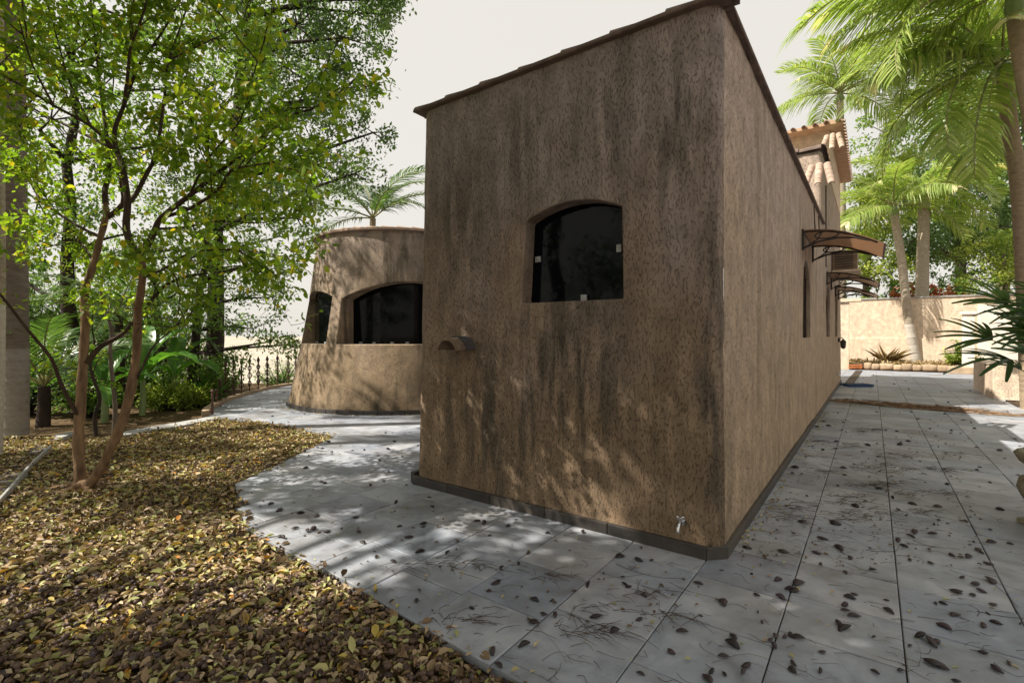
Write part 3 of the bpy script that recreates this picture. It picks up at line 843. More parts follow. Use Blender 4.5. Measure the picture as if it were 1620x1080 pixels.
# strips above an arch start at the arch: use one common spring level per opening
cols2 = cols
bw = MB(); vid = {}
def vt(p):
    k = (round(p.x, 4), round(p.y, 4), round(p.z, 4))
    if k not in vid: vid[k] = len(bw.v); bw.v.append(Vector(p))
    return vid[k]
fl = []
sp_of = {}
for i in range(len(cols)-1):
    o_ = cols[i][2]
    ou = lambda j, z: cols[j][0](z); inn = lambda j, z: cols[j][1](z)
    if o_ is None:
        lv = [-0.05, 0.66, 1.32, 2.22, 2.28, 3.0, HR]
        for a, c in zip(lv[:-1], lv[1:]): fl.append((vt(ou(i, a)), vt(ou(i+1, a)), vt(ou(i+1, c)), vt(ou(i, c))))
    else:
        sill, za, zb = o_
        for a, c in zip((-0.05, 0.66), (0.66, 1.32)): fl.append((vt(ou(i, a)), vt(ou(i+1, a)), vt(ou(i+1, c)), vt(ou(i, c))))
        fl.append((vt(ou(i, za)), vt(ou(i+1, zb)), vt(ou(i+1, 3.0)), vt(ou(i, 3.0))))
        fl.append((vt(ou(i, 3.0)), vt(ou(i+1, 3.0)), vt(ou(i+1, HR)), vt(ou(i, HR))))
        fl.append((vt(ou(i, sill)), vt(ou(i+1, sill)), vt(inn(i+1, sill)), vt(inn(i, sill))))
        fl.append((vt(ou(i+1, zb)), vt(ou(i, za)), vt(inn(i, za)), vt(inn(i+1, zb))))
        if cols[i-1][2] is None:
            fl.append((vt(ou(i, za)), vt(ou(i, sill)), vt(inn(i, sill)), vt(inn(i, za))))
        if cols[i+1][2] is None:
            fl.append((vt(ou(i+1, sill)), vt(ou(i+1, zb)), vt(inn(i+1, zb)), vt(inn(i+1, sill))))
bw.f = fl; bw.m = [0]*len(fl)
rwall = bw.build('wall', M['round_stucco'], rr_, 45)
bevel(rwall, 0.02, 3, 50)
b = MB()
pts = [ring(2*math.pi*k/40, RB(HR)-0.02, HR-0.05) for k in range(40)]
b.add(pts + [RC + Vector((0, 0, HR+0.1))], [(k, (k+1) % 40, 40) for k in range(40)]); b.build('roof', M['clay'], rr_)
# windows with flat panes standing on the sill
def round_window(a, c, n, z1, rin=RIN):
    w = empty('window', ring(R((a+c)/2), RIN, 1.32)); w.parent = rr_; w.matrix_parent_inverse = parent_world(rr_).inverted()
    for k in range(n):
        p0, p1 = R(a-2+(c-a+4)*k/n), R(a-2+(c-a+4)*(k+1)/n)
        A1, B1 = ring(p0, rin+0.02, 1.315), ring(p1, rin+0.02, 1.315)
        b = MB(); t = B1-A1; nrm = Vector((t.y, -t.x, 0)).normalized()
        b.obox(A1, t, -nrm*0.01, Vector((0, 0, z1-1.315))); b.build('pane', M['glass'], w)
        if n > 1:
            for f_ in (0.3, 0.75):
                b = MB(); q = A1 + t*f_ + nrm*0.002; tt = t.normalized()
                b.obox(q, tt*0.07, nrm*0.02, Vector((0, 0, 0.045))); bevel(b.build('clip', M['white_plastic'], w), 0.004)
    return w
round_window(-118, -82, 1, 2.5); round_window(-72, -29.5, 2, 2.45, 1.93); round_window(-22.5, 62, 4, 2.60)
# plinth ring pieces and tile rim
for k in range(30):
    a, c = R(-100+k*6.0), R(-100+(k+1)*6.0)
    p0, p1 = ring(a, RB(0)+0.0, 0), ring(c, RB(0)+0.0, 0)
    t = p1-p0; plinth_piece(p0, p1, Vector((t.y, -t.x, 0)).normalized(), 0.085, 0.035, 'plinth_tile', rr_)
rim = tile_mesh(0.36, 0.062, 0.05, M['clay_dull'])
for k in range(40):
    a = R(-180 + k*9)
    p0, p1 = ring(a, RB(HR)-0.01, HR+0.005), ring(a+R(9), RB(HR)-0.01, HR+0.005)
    place_tile(rim, p0, (p1-p0) + Vector((0, 0, -0.012)), rr_, random.uniform(-.06, .06))
b = MB()
pr = [(RB(HR)-0.06, HR-0.02), (RB(HR)+0.07, HR-0.02), (RB(HR)+0.075, HR+0.02), (RB(HR)-0.06, HR+0.03)]
nn_ = 60; v = []; f = []
for k in range(nn_):
    a = 2*math.pi*k/nn_
    for (r_, z) in pr: v.append(ring(a, r_, z))
for k in range(nn_):
    for j in range(4):
        f.append((k*4+j, ((k+1) % nn_)*4+j, ((k+1) % nn_)*4+(j+1) % 4, k*4+(j+1) % 4))
b.add(v, f); b.build('tile_bedding', M['clay_dull'], rr_)

# ------------------------------------------------------------------ awnings, air conditioner, cable, lamp on the side wall
def awning(s0, width, z, depth, label):
    root = empty('door_awning', SW(s0+width/2, 0, z)); tag(root, label, 'awning', 'bronze awnings over the side windows')
    n = 12
    prof = [(depth*k/n, z - 0.30*depth*(k/n)**1.8 + 0.02*math.sin(math.pi*k/n)) for k in range(n+1)]
    b = MB(); v, f = [], []
    for (o, zz) in prof:
        for dz in (0.0, 0.007):
            v += [SW(s0, o, zz+dz), SW(s0+width, o, zz+dz)]
    for k in range(n):
        i = k*4; f += [(i, i+1, i+5, i+4), (i+2, i+6, i+7, i+3), (i, i+4, i+6, i+2), (i+1, i+3, i+7, i+5)]
    f += [(0, 2, 3, 1), (n*4, n*4+1, n*4+3, n*4+2)]
    b.add(v, f); b.build('panel', M['awning'], root, 40)
    b = MB()
    b.tube([SW(s0, depth, prof[-1][1]-0.004), SW(s0+width, depth, prof[-1][1]-0.004)], 0.014, 6)
    b.tube([SW(s0, 0.01, prof[0][1]+0.012), SW(s0+width, 0.01, prof[0][1]+0.012)], 0.016, 6)
    b.build('edge_bar', M['bracket'], root)
    for s in (s0+0.03, s0+width-0.03):
        b = MB()
        b.obox(SW(s-0.02, 0, z-0.27), VV*0.04, NN*0.03, Vector((0, 0, 0.29)))
        b.tube([SW(s, o, zz-0.016) for o, zz in prof[:n]], 0.013, 6)
        b.tube([SW(s, 0.02, z-0.24), SW(s, 0.2, z-0.17), SW(s, 0.42, z-0.14), SW(s, 0.62, z-0.16), SW(s, depth*0.83, z-0.215)], 0.014, 6)
        b.tube([SW(s, 0.06, z-0.225), SW(s, 0.2, z-0.13), SW(s, 0.25, z-0.03)], 0.011, 6)
        lo = [SW(s, 0.30+0.14*math.cos(t), z-0.085+0.05*math.sin(t)) for t in [k*math.pi/6 for k in range(13)]]
        b.tube(lo, 0.011, 6)
        b.build('bracket', M['bracket'], root, 40)
    return root
awning(4.64, 1.5, 2.98, 0.95, 'nearest and largest bronze awning on scroll brackets on the side wall')
awning(9.25, 1.5, 2.86, 0.93, 'middle bronze awning of the three on the side wall')
awning(12.3, 1.5, 2.80, 0.93, 'farthest bronze awning of the three on the side wall')
ac = empty('wall_unit', SW(11.5, 0.25, 3.1)); tag(ac, 'brown boxy wall unit hanging between the awnings on the side wall', 'wall unit')
b = MB(); b.obox(SW(11.15, 0.003, 3.12), VV*0.75, NN*0.52, Vector((0, 0, 0.46))); bevel(b.build('case', M['ac'], ac), 0.015, 2)
for k in range(6):
    b = MB(); b.obox(SW(11.13, 0.06, 3.17+k*0.062), VV*0.03, NN*0.38, Vector((0, 0, 0.022))); b.build('louvre', M['bracket'], ac)
b = MB(); b.obox(SW(11.1, 0.01, 3.055), VV*0.85, NN*0.57, Vector((0, 0, 0.05))); b.build('shelf', M['far_stucco'], ac)
wl_ = empty('wall_lantern', SW(13.8, 0, 1.2)); tag(wl_, 'small dark lantern fixed low by the farthest side window', 'lantern')
b = MB(); b.obox(SW(13.76, 0.0, 1.30), VV*0.08, NN*0.05, Vector((0, 0, 0.12))); b.tube([SW(13.8, .04, 1.40), SW(13.8, .10, 1.43), SW(13.8, .13, 1.38)], .012, 6); b.build('arm', M['bracket'], wl_)
b = MB(); b.lathe([(0.02, 0.0), (0.06, 0.04), (0.075, 0.20), (0.085, 0.21), (0.02, 0.28)], 8, base=SW(13.8, 0.13, 1.1)); b.build('shade', M['bracket'], wl_)
b = MB(); cb = [SW(6.35, 0.012, 3.70), SW(6.45, 0.014, 3.4), SW(6.75, 0.014, 3.15), SW(7.15, 0.014, 3.12), SW(7.35, 0.014, 3.35), SW(7.25, 0.014, 3.70)]
b.tube(cb, 0.010, 5); tag(b.build('loose_cable', M['cable']), 'thin dark cable looping down from the roof edge on the side wall', 'cable')
b = MB(); b.tube([SW(9.05, 0.012, 3.9), SW(9.05, 0.012, 2.95)], 0.012, 5); b.tube([SW(9.05, .012, 4.7), SW(9.05, .012, 3.9)], .012, 5)
tag(b.build('wall_conduit', M['cable']), 'straight dark conduit running down the side wall above the middle awning', 'conduit')
b = MB(); b.tube([SW(12.9, 0, .42), SW(12.9, .07, .42), SW(12.9, .085, .38)], .013, 8); b.tube([SW(12.9, .05, .42), SW(12.9, .05, .47)], .01, 6)
tag(b.build('side_tap', M['chrome']), 'small metal tap low on the far end of the side wall', 'tap')

# ------------------------------------------------------------------ far courtyard: gateway, boundary wall, planter, column
def box_thing(name, label, cat, o, ax, ay, az, mat, bv=0.02):
    b = MB(); b.obox(o, ax, ay, az); ob = b.build(name, mat); bevel(ob, bv, 2); return tag(ob, label, cat)
gp = Vector(((1343-810)/FPX*21.7, 21.7, 0))
gate = empty('arched_gateway', gp); tag(gate, 'peach stucco arched gateway at the far end of the house', 'gateway')
cols = []
def gw(t, z, o=0): q = gp + UU*t - VV*o; q.z = z; return q
cols.append((lambda z: gw(0, z), VV, None)); cols.append((lambda z: gw(0.30, z), VV, None))
cols = cols[:1]
n_ = 12
for k in range(n_+1):
    t = 0.34 + 1.15*k/n_
    cols.append((lambda z, t=t: gw(t, z), VV, (0.0, arch(k/n_, 2.0, 0.55, .5), arch((k+1)/n_, 2.0, 0.55)) if k < n_ else None))
cols.append((lambda z: gw(3.4, z), VV, None))
gwm = wall_mesh(list(reversed([(c[0], c[1], None) for c in cols])), [], 0.35, 2.95, None) if False else None
b = MB()
b.obox(gw(0, -0.05), UU*0.34, VV*0.35, Vector((0, 0, 3.0)))
b.obox(gw(1.49, -0.05), UU*2.2, VV*0.35, Vector((0, 0, 3.0)))
for k in range(n_):
    t0, t1 = 0.34+1.15*k/n_, 0.34+1.15*(k+1)/n_
    za, zb = arch(k/n_, 2.0, .55, .5), arch((k+1)/n_, 2.0, .55, .5)
    A1, B1 = gw(t0, za), gw(t1, zb)
    vs = [A1, B1, gw(t1, 2.95), gw(t0, 2.95)]; vs += [p+VV*0.35 for p in vs]
    b.add(vs, [(0, 1, 2, 3), (4, 7, 6, 5), (0, 4, 5, 1), (3, 2, 6, 7)])
b.build('wall', M['far_stucco'], gate)
b = MB(); b.obox(gw(-0.45, 2.953, 0.08), UU*3.5, VV*0.55, Vector((0, 0, 0.14))); bevel(b.build('coping', M['far_stucco'], gate), 0.02)
bw0 = Vector(((1344-810)/FPX*24.8, 24.8, 0))
bwall = empty('boundary_wall', bw0); tag(bwall, 'tall peach rendered boundary wall behind the two palms', 'wall')
b = MB(); b.obox(bw0 + UU*9 + Vector((0, 0, -0.1)), NN*19.5, VV*0.22, Vector((0, 0, 3.35))); b.build('wall', M['far_stucco'], bwall)
b = MB(); b.obox(bw0 + UU*9 - VV*0.08 + Vector((0, 0, -0.1)), NN*16, VV*0.09, Vector((0, 0, 1.45))); bevel(b.build('lower_ledge', M['far_stucco'], bwall), 0.02)
b = MB(); b.obox(bw0 + UU*9 - VV*0.05 + Vector((0, 0, 3.252)), NN*19.5, VV*0.32, Vector((0, 0, 0.06))); b.build('coping', M['concrete'], bwall)
# planter bed in front of the wall, with a rough stone kerb
pl0 = Vector(((1347-810)/FPX*22.1, 22.1, 0)); pl1 = pl0 + NN*4.2
bed = MB(); bed.obox(pl0 + VV*0.22 + UU*1.5 + Vector((0, 0, -0.1)), NN*9, VV*2.2, Vector((0, 0, 0.30)))
tag(bed.build('planter_soil', M['soil']), kind='structure')
kerb = empty('stone_kerb', pl0); tag(kerb, 'low rough stone kerb holding the bed below the two palms', 'kerb')
x = 0.0
while x < 4.2:
    wd = random.uniform(0.28, 0.5)
    bm_ = bmesh.new(); bmesh.ops.create_cube(bm_, size=1)
    bmesh.ops.subdivide_edges(bm_, edges=bm_.edges[:], cuts=2, use_grid_fill=True)
    hh = random.uniform(0.24, 0.33)
    for v in bm_.verts:
        nz = noise.noise_vector(Vector(v.co)*2.3 + Vector((x*7, 0, 0)))*0.10
        c = v.co.normalized()*0.62
        v.co = v.co.lerp(c, 0.35) + nz
        v.co = Vector((v.co.x*wd*1.02, v.co.y*0.26, v.co.z*hh))
    me = bpy.data.meshes.new('kerb_stone'); bm_.to_mesh(me); bm_.free(); me.materials.append(M['kerb_stone']); me.shade_smooth()
    o = link('kerb_stone', me, kerb); p = pl0 + NN*(x+wd/2) + VV*0.12; o.matrix_basis = Matrix.Translation((p.x, p.y, hh*0.42)) @ Matrix.Rotation(math.atan2(NN.y, NN.x)+random.uniform(-.08, .08), 4, 'Z')
    x += wd
# white post, stone step, pale wall and box planter on the right
def gate_post():
    p = P(1533, 575, 19.0); p.z = 0
    r_ = empty('white_gate_post', p); tag(r_, 'white rendered gate post right of the two palms', 'post')
    b = MB(); b.obox(p + UU*0.17 + VV*0 + Vector((0, 0, -.05)), NN*0.34, VV*0.34, Vector((0, 0, 2.35))); bevel(b.build('shaft', M['white_wall'], r_), 0.01)
    b = MB(); b.obox(p + UU*0.23 - VV*0.06 + Vector((0, 0, 2.302)), NN*0.46, VV*0.46, Vector((0, 0, 0.10))); bevel(b.build('cap', M['white_wall'], r_), 0.01)
gate_post()
p = P(1548, 560, 21.5); p.z = -0.1
box_thing('white_garden_wall', 'bright white garden wall behind the strap-leaf plant', 'wall', p, NN*9, VV*0.3, Vector((0, 0, 2.9)), M['white_wall'])
p = G(1501, 591); 
box_thing('stone_step', 'squared ochre stone block at the end of the planter kerb', 'stone', p + Vector((0, 0, -.02)), NN*1.4, VV*0.5, Vector((0, 0, 0.30)), M['kerb_stone'], 0.04)
p = G(1571, 631)
box_thing('box_planter', 'low peach rendered box planter at the right edge of the paving', 'planter', p + Vector((0, 0, -.02)), NN*4, VV*2.8, Vector((0, 0, 0.82)), M['far_stucco'], 0.02)
p = G(1590, 634)
sl = MB(); sl.obox(p + Vector((0, 0, -.02)) - VV*1.2, NN*4, VV*1.15, Vector((0, 0, 0.05))); tag(sl.build('soil_patch', M['soil']), kind='structure')
# drain channel, blue plastic, orange hose
dr = empty('drain_channel', G(1347, 594)); tag(dr, 'dark narrow drain channel at the foot of the gateway', 'drain')
d0, d1 = G(1336, 606), G(1354, 586); dv = (d1-d0); dn = Vector((dv.y, -dv.x, 0)).normalized()
b = MB(); b.obox(d0 + Vector((0, 0, .002)), dv, dn*0.24, Vector((0, 0, .004))); b.build('channel', M['joint'], dr)
for k in range(12):
    b = MB(); b.obox(d0 + dv*(k+.2)/12 + Vector((0, 0, .007)), dv*0.04, dn*0.24, Vector((0, 0, .008))); b.build('slat', M['bracket'], dr)
bp = G(1355, 611)
bl = empty('blue_crate_lid', bp); tag(bl, 'flat blue plastic grate lying on the paving by the side wall', 'grate')
for k in range(3):
    b = MB(); b.obox(bp + Vector((-0.36, -0.22+k*0.2, 0.008+k*.004)), Vector((0.72, 0.02, 0)), Vector((0, 0.07, 0)), Vector((0, 0, 0.045))); b.build('rail', M['blue'], bl)
for k in range(7):
    b = MB(); b.obox(bp + Vector((-0.34+k*0.11, -0.22, 0.055)), Vector((0.04, 0, 0)), Vector((0, 0.49, 0)), Vector((0, 0, 0.02))); b.build('slat', M['blue'], bl)
hp = G(1354, 585) + Vector((0.05, 0.1, 0.03))
b = MB(); b.tube([hp + Vector((0.28*math.cos(t)*(1+.1*math.sin(3*t)), 0.2*math.sin(t), 0.02+0.010*t)) for t in [k*0.4 for k in range(46)]], 0.016, 6)
tag(b.build('garden_hose', M['orange']), 'orange garden hose coiled at the foot of the gateway', 'hose')
# dry palm branch bundle across the side terrace
br = empty('dry_branch_bundle', G(1460, 645)); tag(br, 'long bundle of dry brown palm stems lying across the side paving', 'branches')
a0, a1 = G(1306, 634), G(1660, 662)
for k in range(64):
    rr = random.Random(k)
    t0 = rr.uniform(-0.02, 0.55); t1 = min(1.05, t0 + rr.uniform(0.3, 0.6))
    o0 = rr.gauss(0, 0.10); pts = []
    for j in range(7):
        t = t0+(t1-t0)*j/6
        q = a0.lerp(a1, t) + Vector((0, o0 + 0.05*math.sin(t*9+k) + rr.gauss(0, .03), 0.012 + max(0, 0.10*math.exp(-(o0/.09)**2)*rr.random())))
        q.y += -0.12*math.sin(t*3.1)
        pts.append(q)
    b = MB(); b.tube(pts, [rr.uniform(.004, .010)*(1-.5*j/6) for j in range(7)], 5); b.build('stem', M['straw'], br)
# stone urn at the right edge
up_ = Vector((4.30, 3.72, 0))
urn = empty('stone_urn', up_); tag(urn, 'mossy carved stone urn planter at the right edge of the paving', 'urn')
def urn_wob(a, z): return 1 + (0.045*math.cos(9*a) if 0.12 < z < 0.36 else 0.02*math.cos(14*a) if z > 0.42 else 0) + 0.02*math.sin(23*z+3*a)
b = MB(); b.lathe([(0.20, -0.01), (0.21, 0.05), (0.16, 0.08), (0.22, 0.13), (0.31, 0.2), (0.345, 0.28), (0.335, 0.36), (0.27, 0.41), (0.25, 0.44), (0.29, 0.47), (0.345, 0.52), (0.36, 0.56), (0.335, 0.585), (0.30, 0.58), (0.28, 0.52)], 54, base=up_, wob=urn_wob)
b.build('bowl', M['stone_urn'], urn, 180)
b = MB(); b.obox(up_ + Vector((-0.25, -0.25, 0.0)), Vector((0.5, 0, 0)), Vector((0, 0.5, 0)), Vector((0, 0, 0.045))); bevel(b.build('foot', M['stone_urn'], urn), 0.012)
b = MB(); b.lathe([(0.27, 0.53), (0.2, 0.545), (0.02, 0.55)], 24, base=up_); b.build('soil', M['soil'], urn)

# ------------------------------------------------------------------ iron fence spears on the terrace kerb
fence = empty('iron_fence', G(400, 625)); tag(fence, 'row of ornate rusty iron spears along the curved terrace kerb', 'fence')
def spear_mesh():
    b = MB()
    b.tube([(0, 0, 0), (0, 0, 0.80)], 0.011, 6)
    b.lathe([(0.012, 0.0), (0.02, 0.02), (0.012, 0.05)], 8)
    for (z, h, w) in ((0.13, 0.17, 0.042), (0.32, 0.20, 0.05), (0.53, 0.17, 0.045)):
        for a in range(4):
            dx, dy = math.cos(a*math.pi/2+.4), math.sin(a*math.pi/2+.4)
            b.tube([(dx*w*math.sin(math.pi*t/6)*(1 if t < 4 else .9), dy*w*math.sin(math.pi*t/6), z+h*t/6) for t in range(7)], 0.008, 5)
        b.lathe([(0.012, z-.012), (0.026, z), (0.012, z+.012)], 8)
    b.lathe([(0.012, 0.70), (0.028, 0.715), (0.014, 0.73), (0.036, 0.78), (0.03, 0.83), (0.004, 0.90)], 8)
    return to_mesh('spear', b.v, b.f, M['iron'], 50)
sm = spear_mesh()
line = [p + (q-p)*0.5 for p, q in zip(we, wo)]
for (px, k) in ((348, .58), (357.5, 1), (370, 1), (382, 1), (395, 1), (409, 1), (423, 1), (438.5, 1), (455, 1), (470, 1)):
    # find the kerb point in that direction
    best = None
    for i in range(len(line)-1):
        for j in range(20):
            q = line[i].lerp(line[i+1], j/20); e = abs(810+FPX*q.x/q.y - px)
            if best is None or e < best[0]: best = (e, q)
    q = best[1]; o = link('spear', sm, fence); o.matrix_basis = Matrix.Translation((q.x, q.y, 0.06)) @ Matrix.Rotation(px, 4, 'Z') @ Matrix.Diagonal((1.1, 1.1, k*0.97, 1))
for (px, py, h) in ((336, 655, 0.42), (342.5, 641, 0.30)):
    q = G(px, py); b = MB(); b.tube([q, q+Vector((0, 0, h))], 0.022, 6); b.lathe([(0.02, h), (0.035, h+.02), (0.01, h+.06)], 8, base=q); b.build('post', M['iron'], fence)

# ------------------------------------------------------------------ vegetation helpers
def unit(a):
    return a / np.maximum(np.linalg.norm(a, axis=1, keepdims=True), 1e-9)
LEAF6 = (np.array([(0, 0, 0), (.33, .42, .07), (.72, .36, .05), (1, 0, -.06), (.72, -.36, .05), (.33, -.42, .07), (.5, 0, -.03)]), [(0, 6, 1), (1, 6, 2), (2, 6, 3), (0, 5, 6), (5, 4, 6), (4, 3, 6)])
LEAF2 = (np.array([(0, 0, 0), (.45, .45, .08), (1, 0, -.04), (.45, -.45, .08)]), [(0, 2, 1), (0, 3, 2)])
LEAF4 = (np.array([(0, 0, 0), (.4, .45, .1), (.95, .22, .03), (1.0, -.1, -.02), (.45, -.45, .12)]), [(0, 2, 1), (0, 3, 2), (0, 4, 3)])
def leaves_mesh(name, pos, dirs, nrm, L, W, var, tmpl, mat, extra=None):
    tv_, tf_ = tmpl
    n, k = len(pos), len(tv_)
    dirs = unit(dirs); side = unit(np.cross(nrm, dirs)); nn = np.cross(dirs, side)
    v = (pos[:, None, :] + dirs[:, None, :]*(tv_[None, :, 0:1]*L[:, None, None]) + side[:, None, :]*(tv_[None, :, 1:2]*W[:, None, None]) + nn[:, None, :]*(tv_[None, :, 2:3]*L[:, None, None]))
    v = v.reshape(-1, 3)
    f = (np.array(tf_)[None, :, :] + (np.arange(n)*k)[:, None, None]).reshape(-1, 3)
    me = bpy.data.meshes.new(name)
    me.vertices.add(len(v)); me.vertices.foreach_set('co', v.astype(np.float32).ravel())
    me.loops.add(f.size); me.loops.foreach_set('vertex_index', f.astype(np.int32).ravel())
    me.polygons.add(len(f)); me.polygons.foreach_set('loop_start', np.arange(0, f.size, 3, dtype=np.int32))
    a = me.attributes.new('var', 'FLOAT', 'POINT'); a.data.foreach_set('value', np.repeat(var, k).astype(np.float32))
    me.materials.append(mat); me.update(calc_edges=True)
    return me
def rand_dirs(n): return unit(RNG.normal(size=(n, 3)))

def crown_from_tips(name, tips, per, spread, L, mat, tmpl=LEAF6, parent=None, aspect=0.55, droop=-0.35, yellow=0.0):
    """tips: list of (pos, dir). Leaves sit along the last part of each twig."""
    P_, D_ = np.array([t[0] for t in tips]), np.array([t[1] for t in tips])
    idx = np.repeat(np.arange(len(tips)), per); n = len(idx)
    back = RNG.random((n, 1))*spread
    pos = P_[idx] - unit(D_)[idx]*back + RNG.normal(size=(n, 3))*spread*0.16
    d = unit(D_)[idx]*0.5 + rand_dirs(n)*0.85 + np.array([0, 0, droop])
    nr = rand_dirs(n)*0.6 + np.array([0, 0, 0.8])
    Ls = L*(0.6+0.7*RNG.random(n))
    tipv = RNG.normal(0.53, 0.15, len(tips))[idx]
    var = np.clip(tipv + RNG.normal(0, 0.16, n), 0, 0.90)
    if yellow: var = np.where(RNG.random(n) < yellow, 0.9+0.1*RNG.random(n), var)
    me = leaves_mesh(name, pos, d, nr, Ls, Ls*aspect, var, tmpl, mat)
    return link(name, me, parent)
def wander(p, d, length, n, wob, grav=0.0):
    pts = [Vector(p)]; d = Vector(d).normalized()
    for i in range(n):
        d = (d + Vector((random.gauss(0, wob), random.gauss(0, wob), random.gauss(0, wob)+grav))).normalized()
        pts.append(pts[-1] + d*(length/n))
    return pts
def blob_crown(centres, leaf_len, density, clump=0.45, flat=0.8):
    """centres: (Vector, radius) blobs -> leaf tips and clump centres"""
    tips, hubs = [], []
    for (c, r) in centres:
        k = max(5, int(density*r*r))
        for i in range(k):
            d = Vector(RNG.normal(size=3)).normalized(); rad = r*(0.35+0.65*RNG.random()**0.5)
            h = c + Vector((d.x, d.y, d.z*flat))*rad
            hubs.append((h, c))
    return hubs
def make_tree(name, label, base, centres, leaf_mat_, leaf_len=0.1, density=14, per=110, clump=0.42, trunk_r=0.18, bark=None, cat='tree', group=None, tmpl=LEAF2, top=None, lean=None, limbs=7, aspect=0.6):
    root = empty(name, base); tag(root, label, cat, group)
    hubs = blob_crown(centres, leaf_len, density)
    b = MB()
    cz = max(c.z for c, r in centres); cen = sum((c for c, r in centres), Vector())/len(centres)
    top = Vector(top) if top else Vector((cen.x, cen.y, cz))
    tp = [Vector(base) + Vector((0, 0, -0.2))]
    for i in range(1, 9):
        t = i/8; q = Vector(base).lerp(top, t); q += Vector((random.gauss(0, .10), random.gauss(0, .10), 0))*math.sin(math.pi*t)*trunk_r*4
        tp.append(q)
    b.tube(tp, [trunk_r*(1.25 if i == 0 else 1-0.085*i) for i in range(9)], 9)
    for (c, r) in centres:
        j = min(range(2, 9), key=lambda i: (tp[i]-c).length + (2 if tp[i].z > c.z else 0))
        st = tp[j]; mid = st.lerp(c, .5) + Vector((random.gauss(0, .15), random.gauss(0, .15), .15*r))
        b.tube([st, mid, c], [trunk_r*.34, trunk_r*.22, trunk_r*.10], 6, cap=False)
        own = [h for h, cc in hubs if cc is c]
        for h in own[::2]:
            m2 = c.lerp(h, .55) + Vector((random.gauss(0, .1), random.gauss(0, .1), random.gauss(0, .1)))*r*.4
            b.tube([c, m2, h], [trunk_r*.10, trunk_r*.06, .005], 4, cap=False)
    b.build('trunk', bark or M['dark_bark'], root, 60)
    H_ = np.array([tuple(h) for h, c in hubs]); Cn = np.array([tuple(c) for h, c in hubs])
    n = len(H_)*per; idx = np.repeat(np.arange(len(H_)), per)
    off = RNG.normal(size=(n, 3)); off = unit(off)*(RNG.random((n, 1))**0.45)*clump*(0.6+0.8*RNG.random(len(H_)))[idx][:, None]
    off[:, 2] *= 0.72
    pos = H_[idx]+off
    d = rand_dirs(n)*0.9 + unit(H_-Cn)[idx]*0.4 + np.array([0, 0, -0.3])
    nr = rand_dirs(n)*0.7 + np.array([0, 0, 0.7])
    Ls = leaf_len*(0.65+0.7*RNG.random(n))
    var = np.clip(RNG.normal(.5, .2, len(H_))[idx] + RNG.normal(0, .17, n), 0, 1)
    o = link('crown', leaves_mesh('crown', pos, d, nr, Ls, Ls*aspect, var, tmpl, leaf_mat_), root)
    return root

# ------------------------------------------------------------------ the slender twin-stemmed tree in the leaf bed
tb = G(137, 772)
tree = empty('twin_stem_tree', tb); tag(tree, 'slender twin-stemmed tree with bright green leaves in the leaf bed', 'tree')
D0 = tb.y
def limb(pts, dd0, dd1):                                   # image polyline at a depth drifting from dd0 to dd1
    n = len(pts); return [P(a, b_, D0 + dd0 + (dd1-dd0)*i/(n-1)) for i, (a, b_) in enumerate(pts)]
def smooth_pts(pts, sub=3):
    out = []
    for i in range(len(pts)-1):
        p0, p1, p2, p3 = pts[max(i-1, 0)], pts[i], pts[i+1], pts[min(i+2, len(pts)-1)]
        for k in range(sub):
            t = k/sub
            out.append(0.5*((2*p1) + (p2-p0)*t + (2*p0-5*p1+4*p2-p3)*t*t + (3*p1-p0-3*p2+p3)*t*t*t))
    out.append(pts[-1]); return out
stems = [  # (image points, start depth, end depth, start radius, end radius)
    ([(130, 790), (128, 767), (124, 696), (128, 637), (131, 578), (135, 511), (133, 467), (148, 418), (158, 380), (168, 340), (167, 322)], 0, 0.25, .052, .023),
    ([(132, 792), (142, 765), (159, 741), (196, 659), (215, 567), (218, 493), (222, 467), (226, 430), (222, 400)], 0, -0.25, .049, .027)]
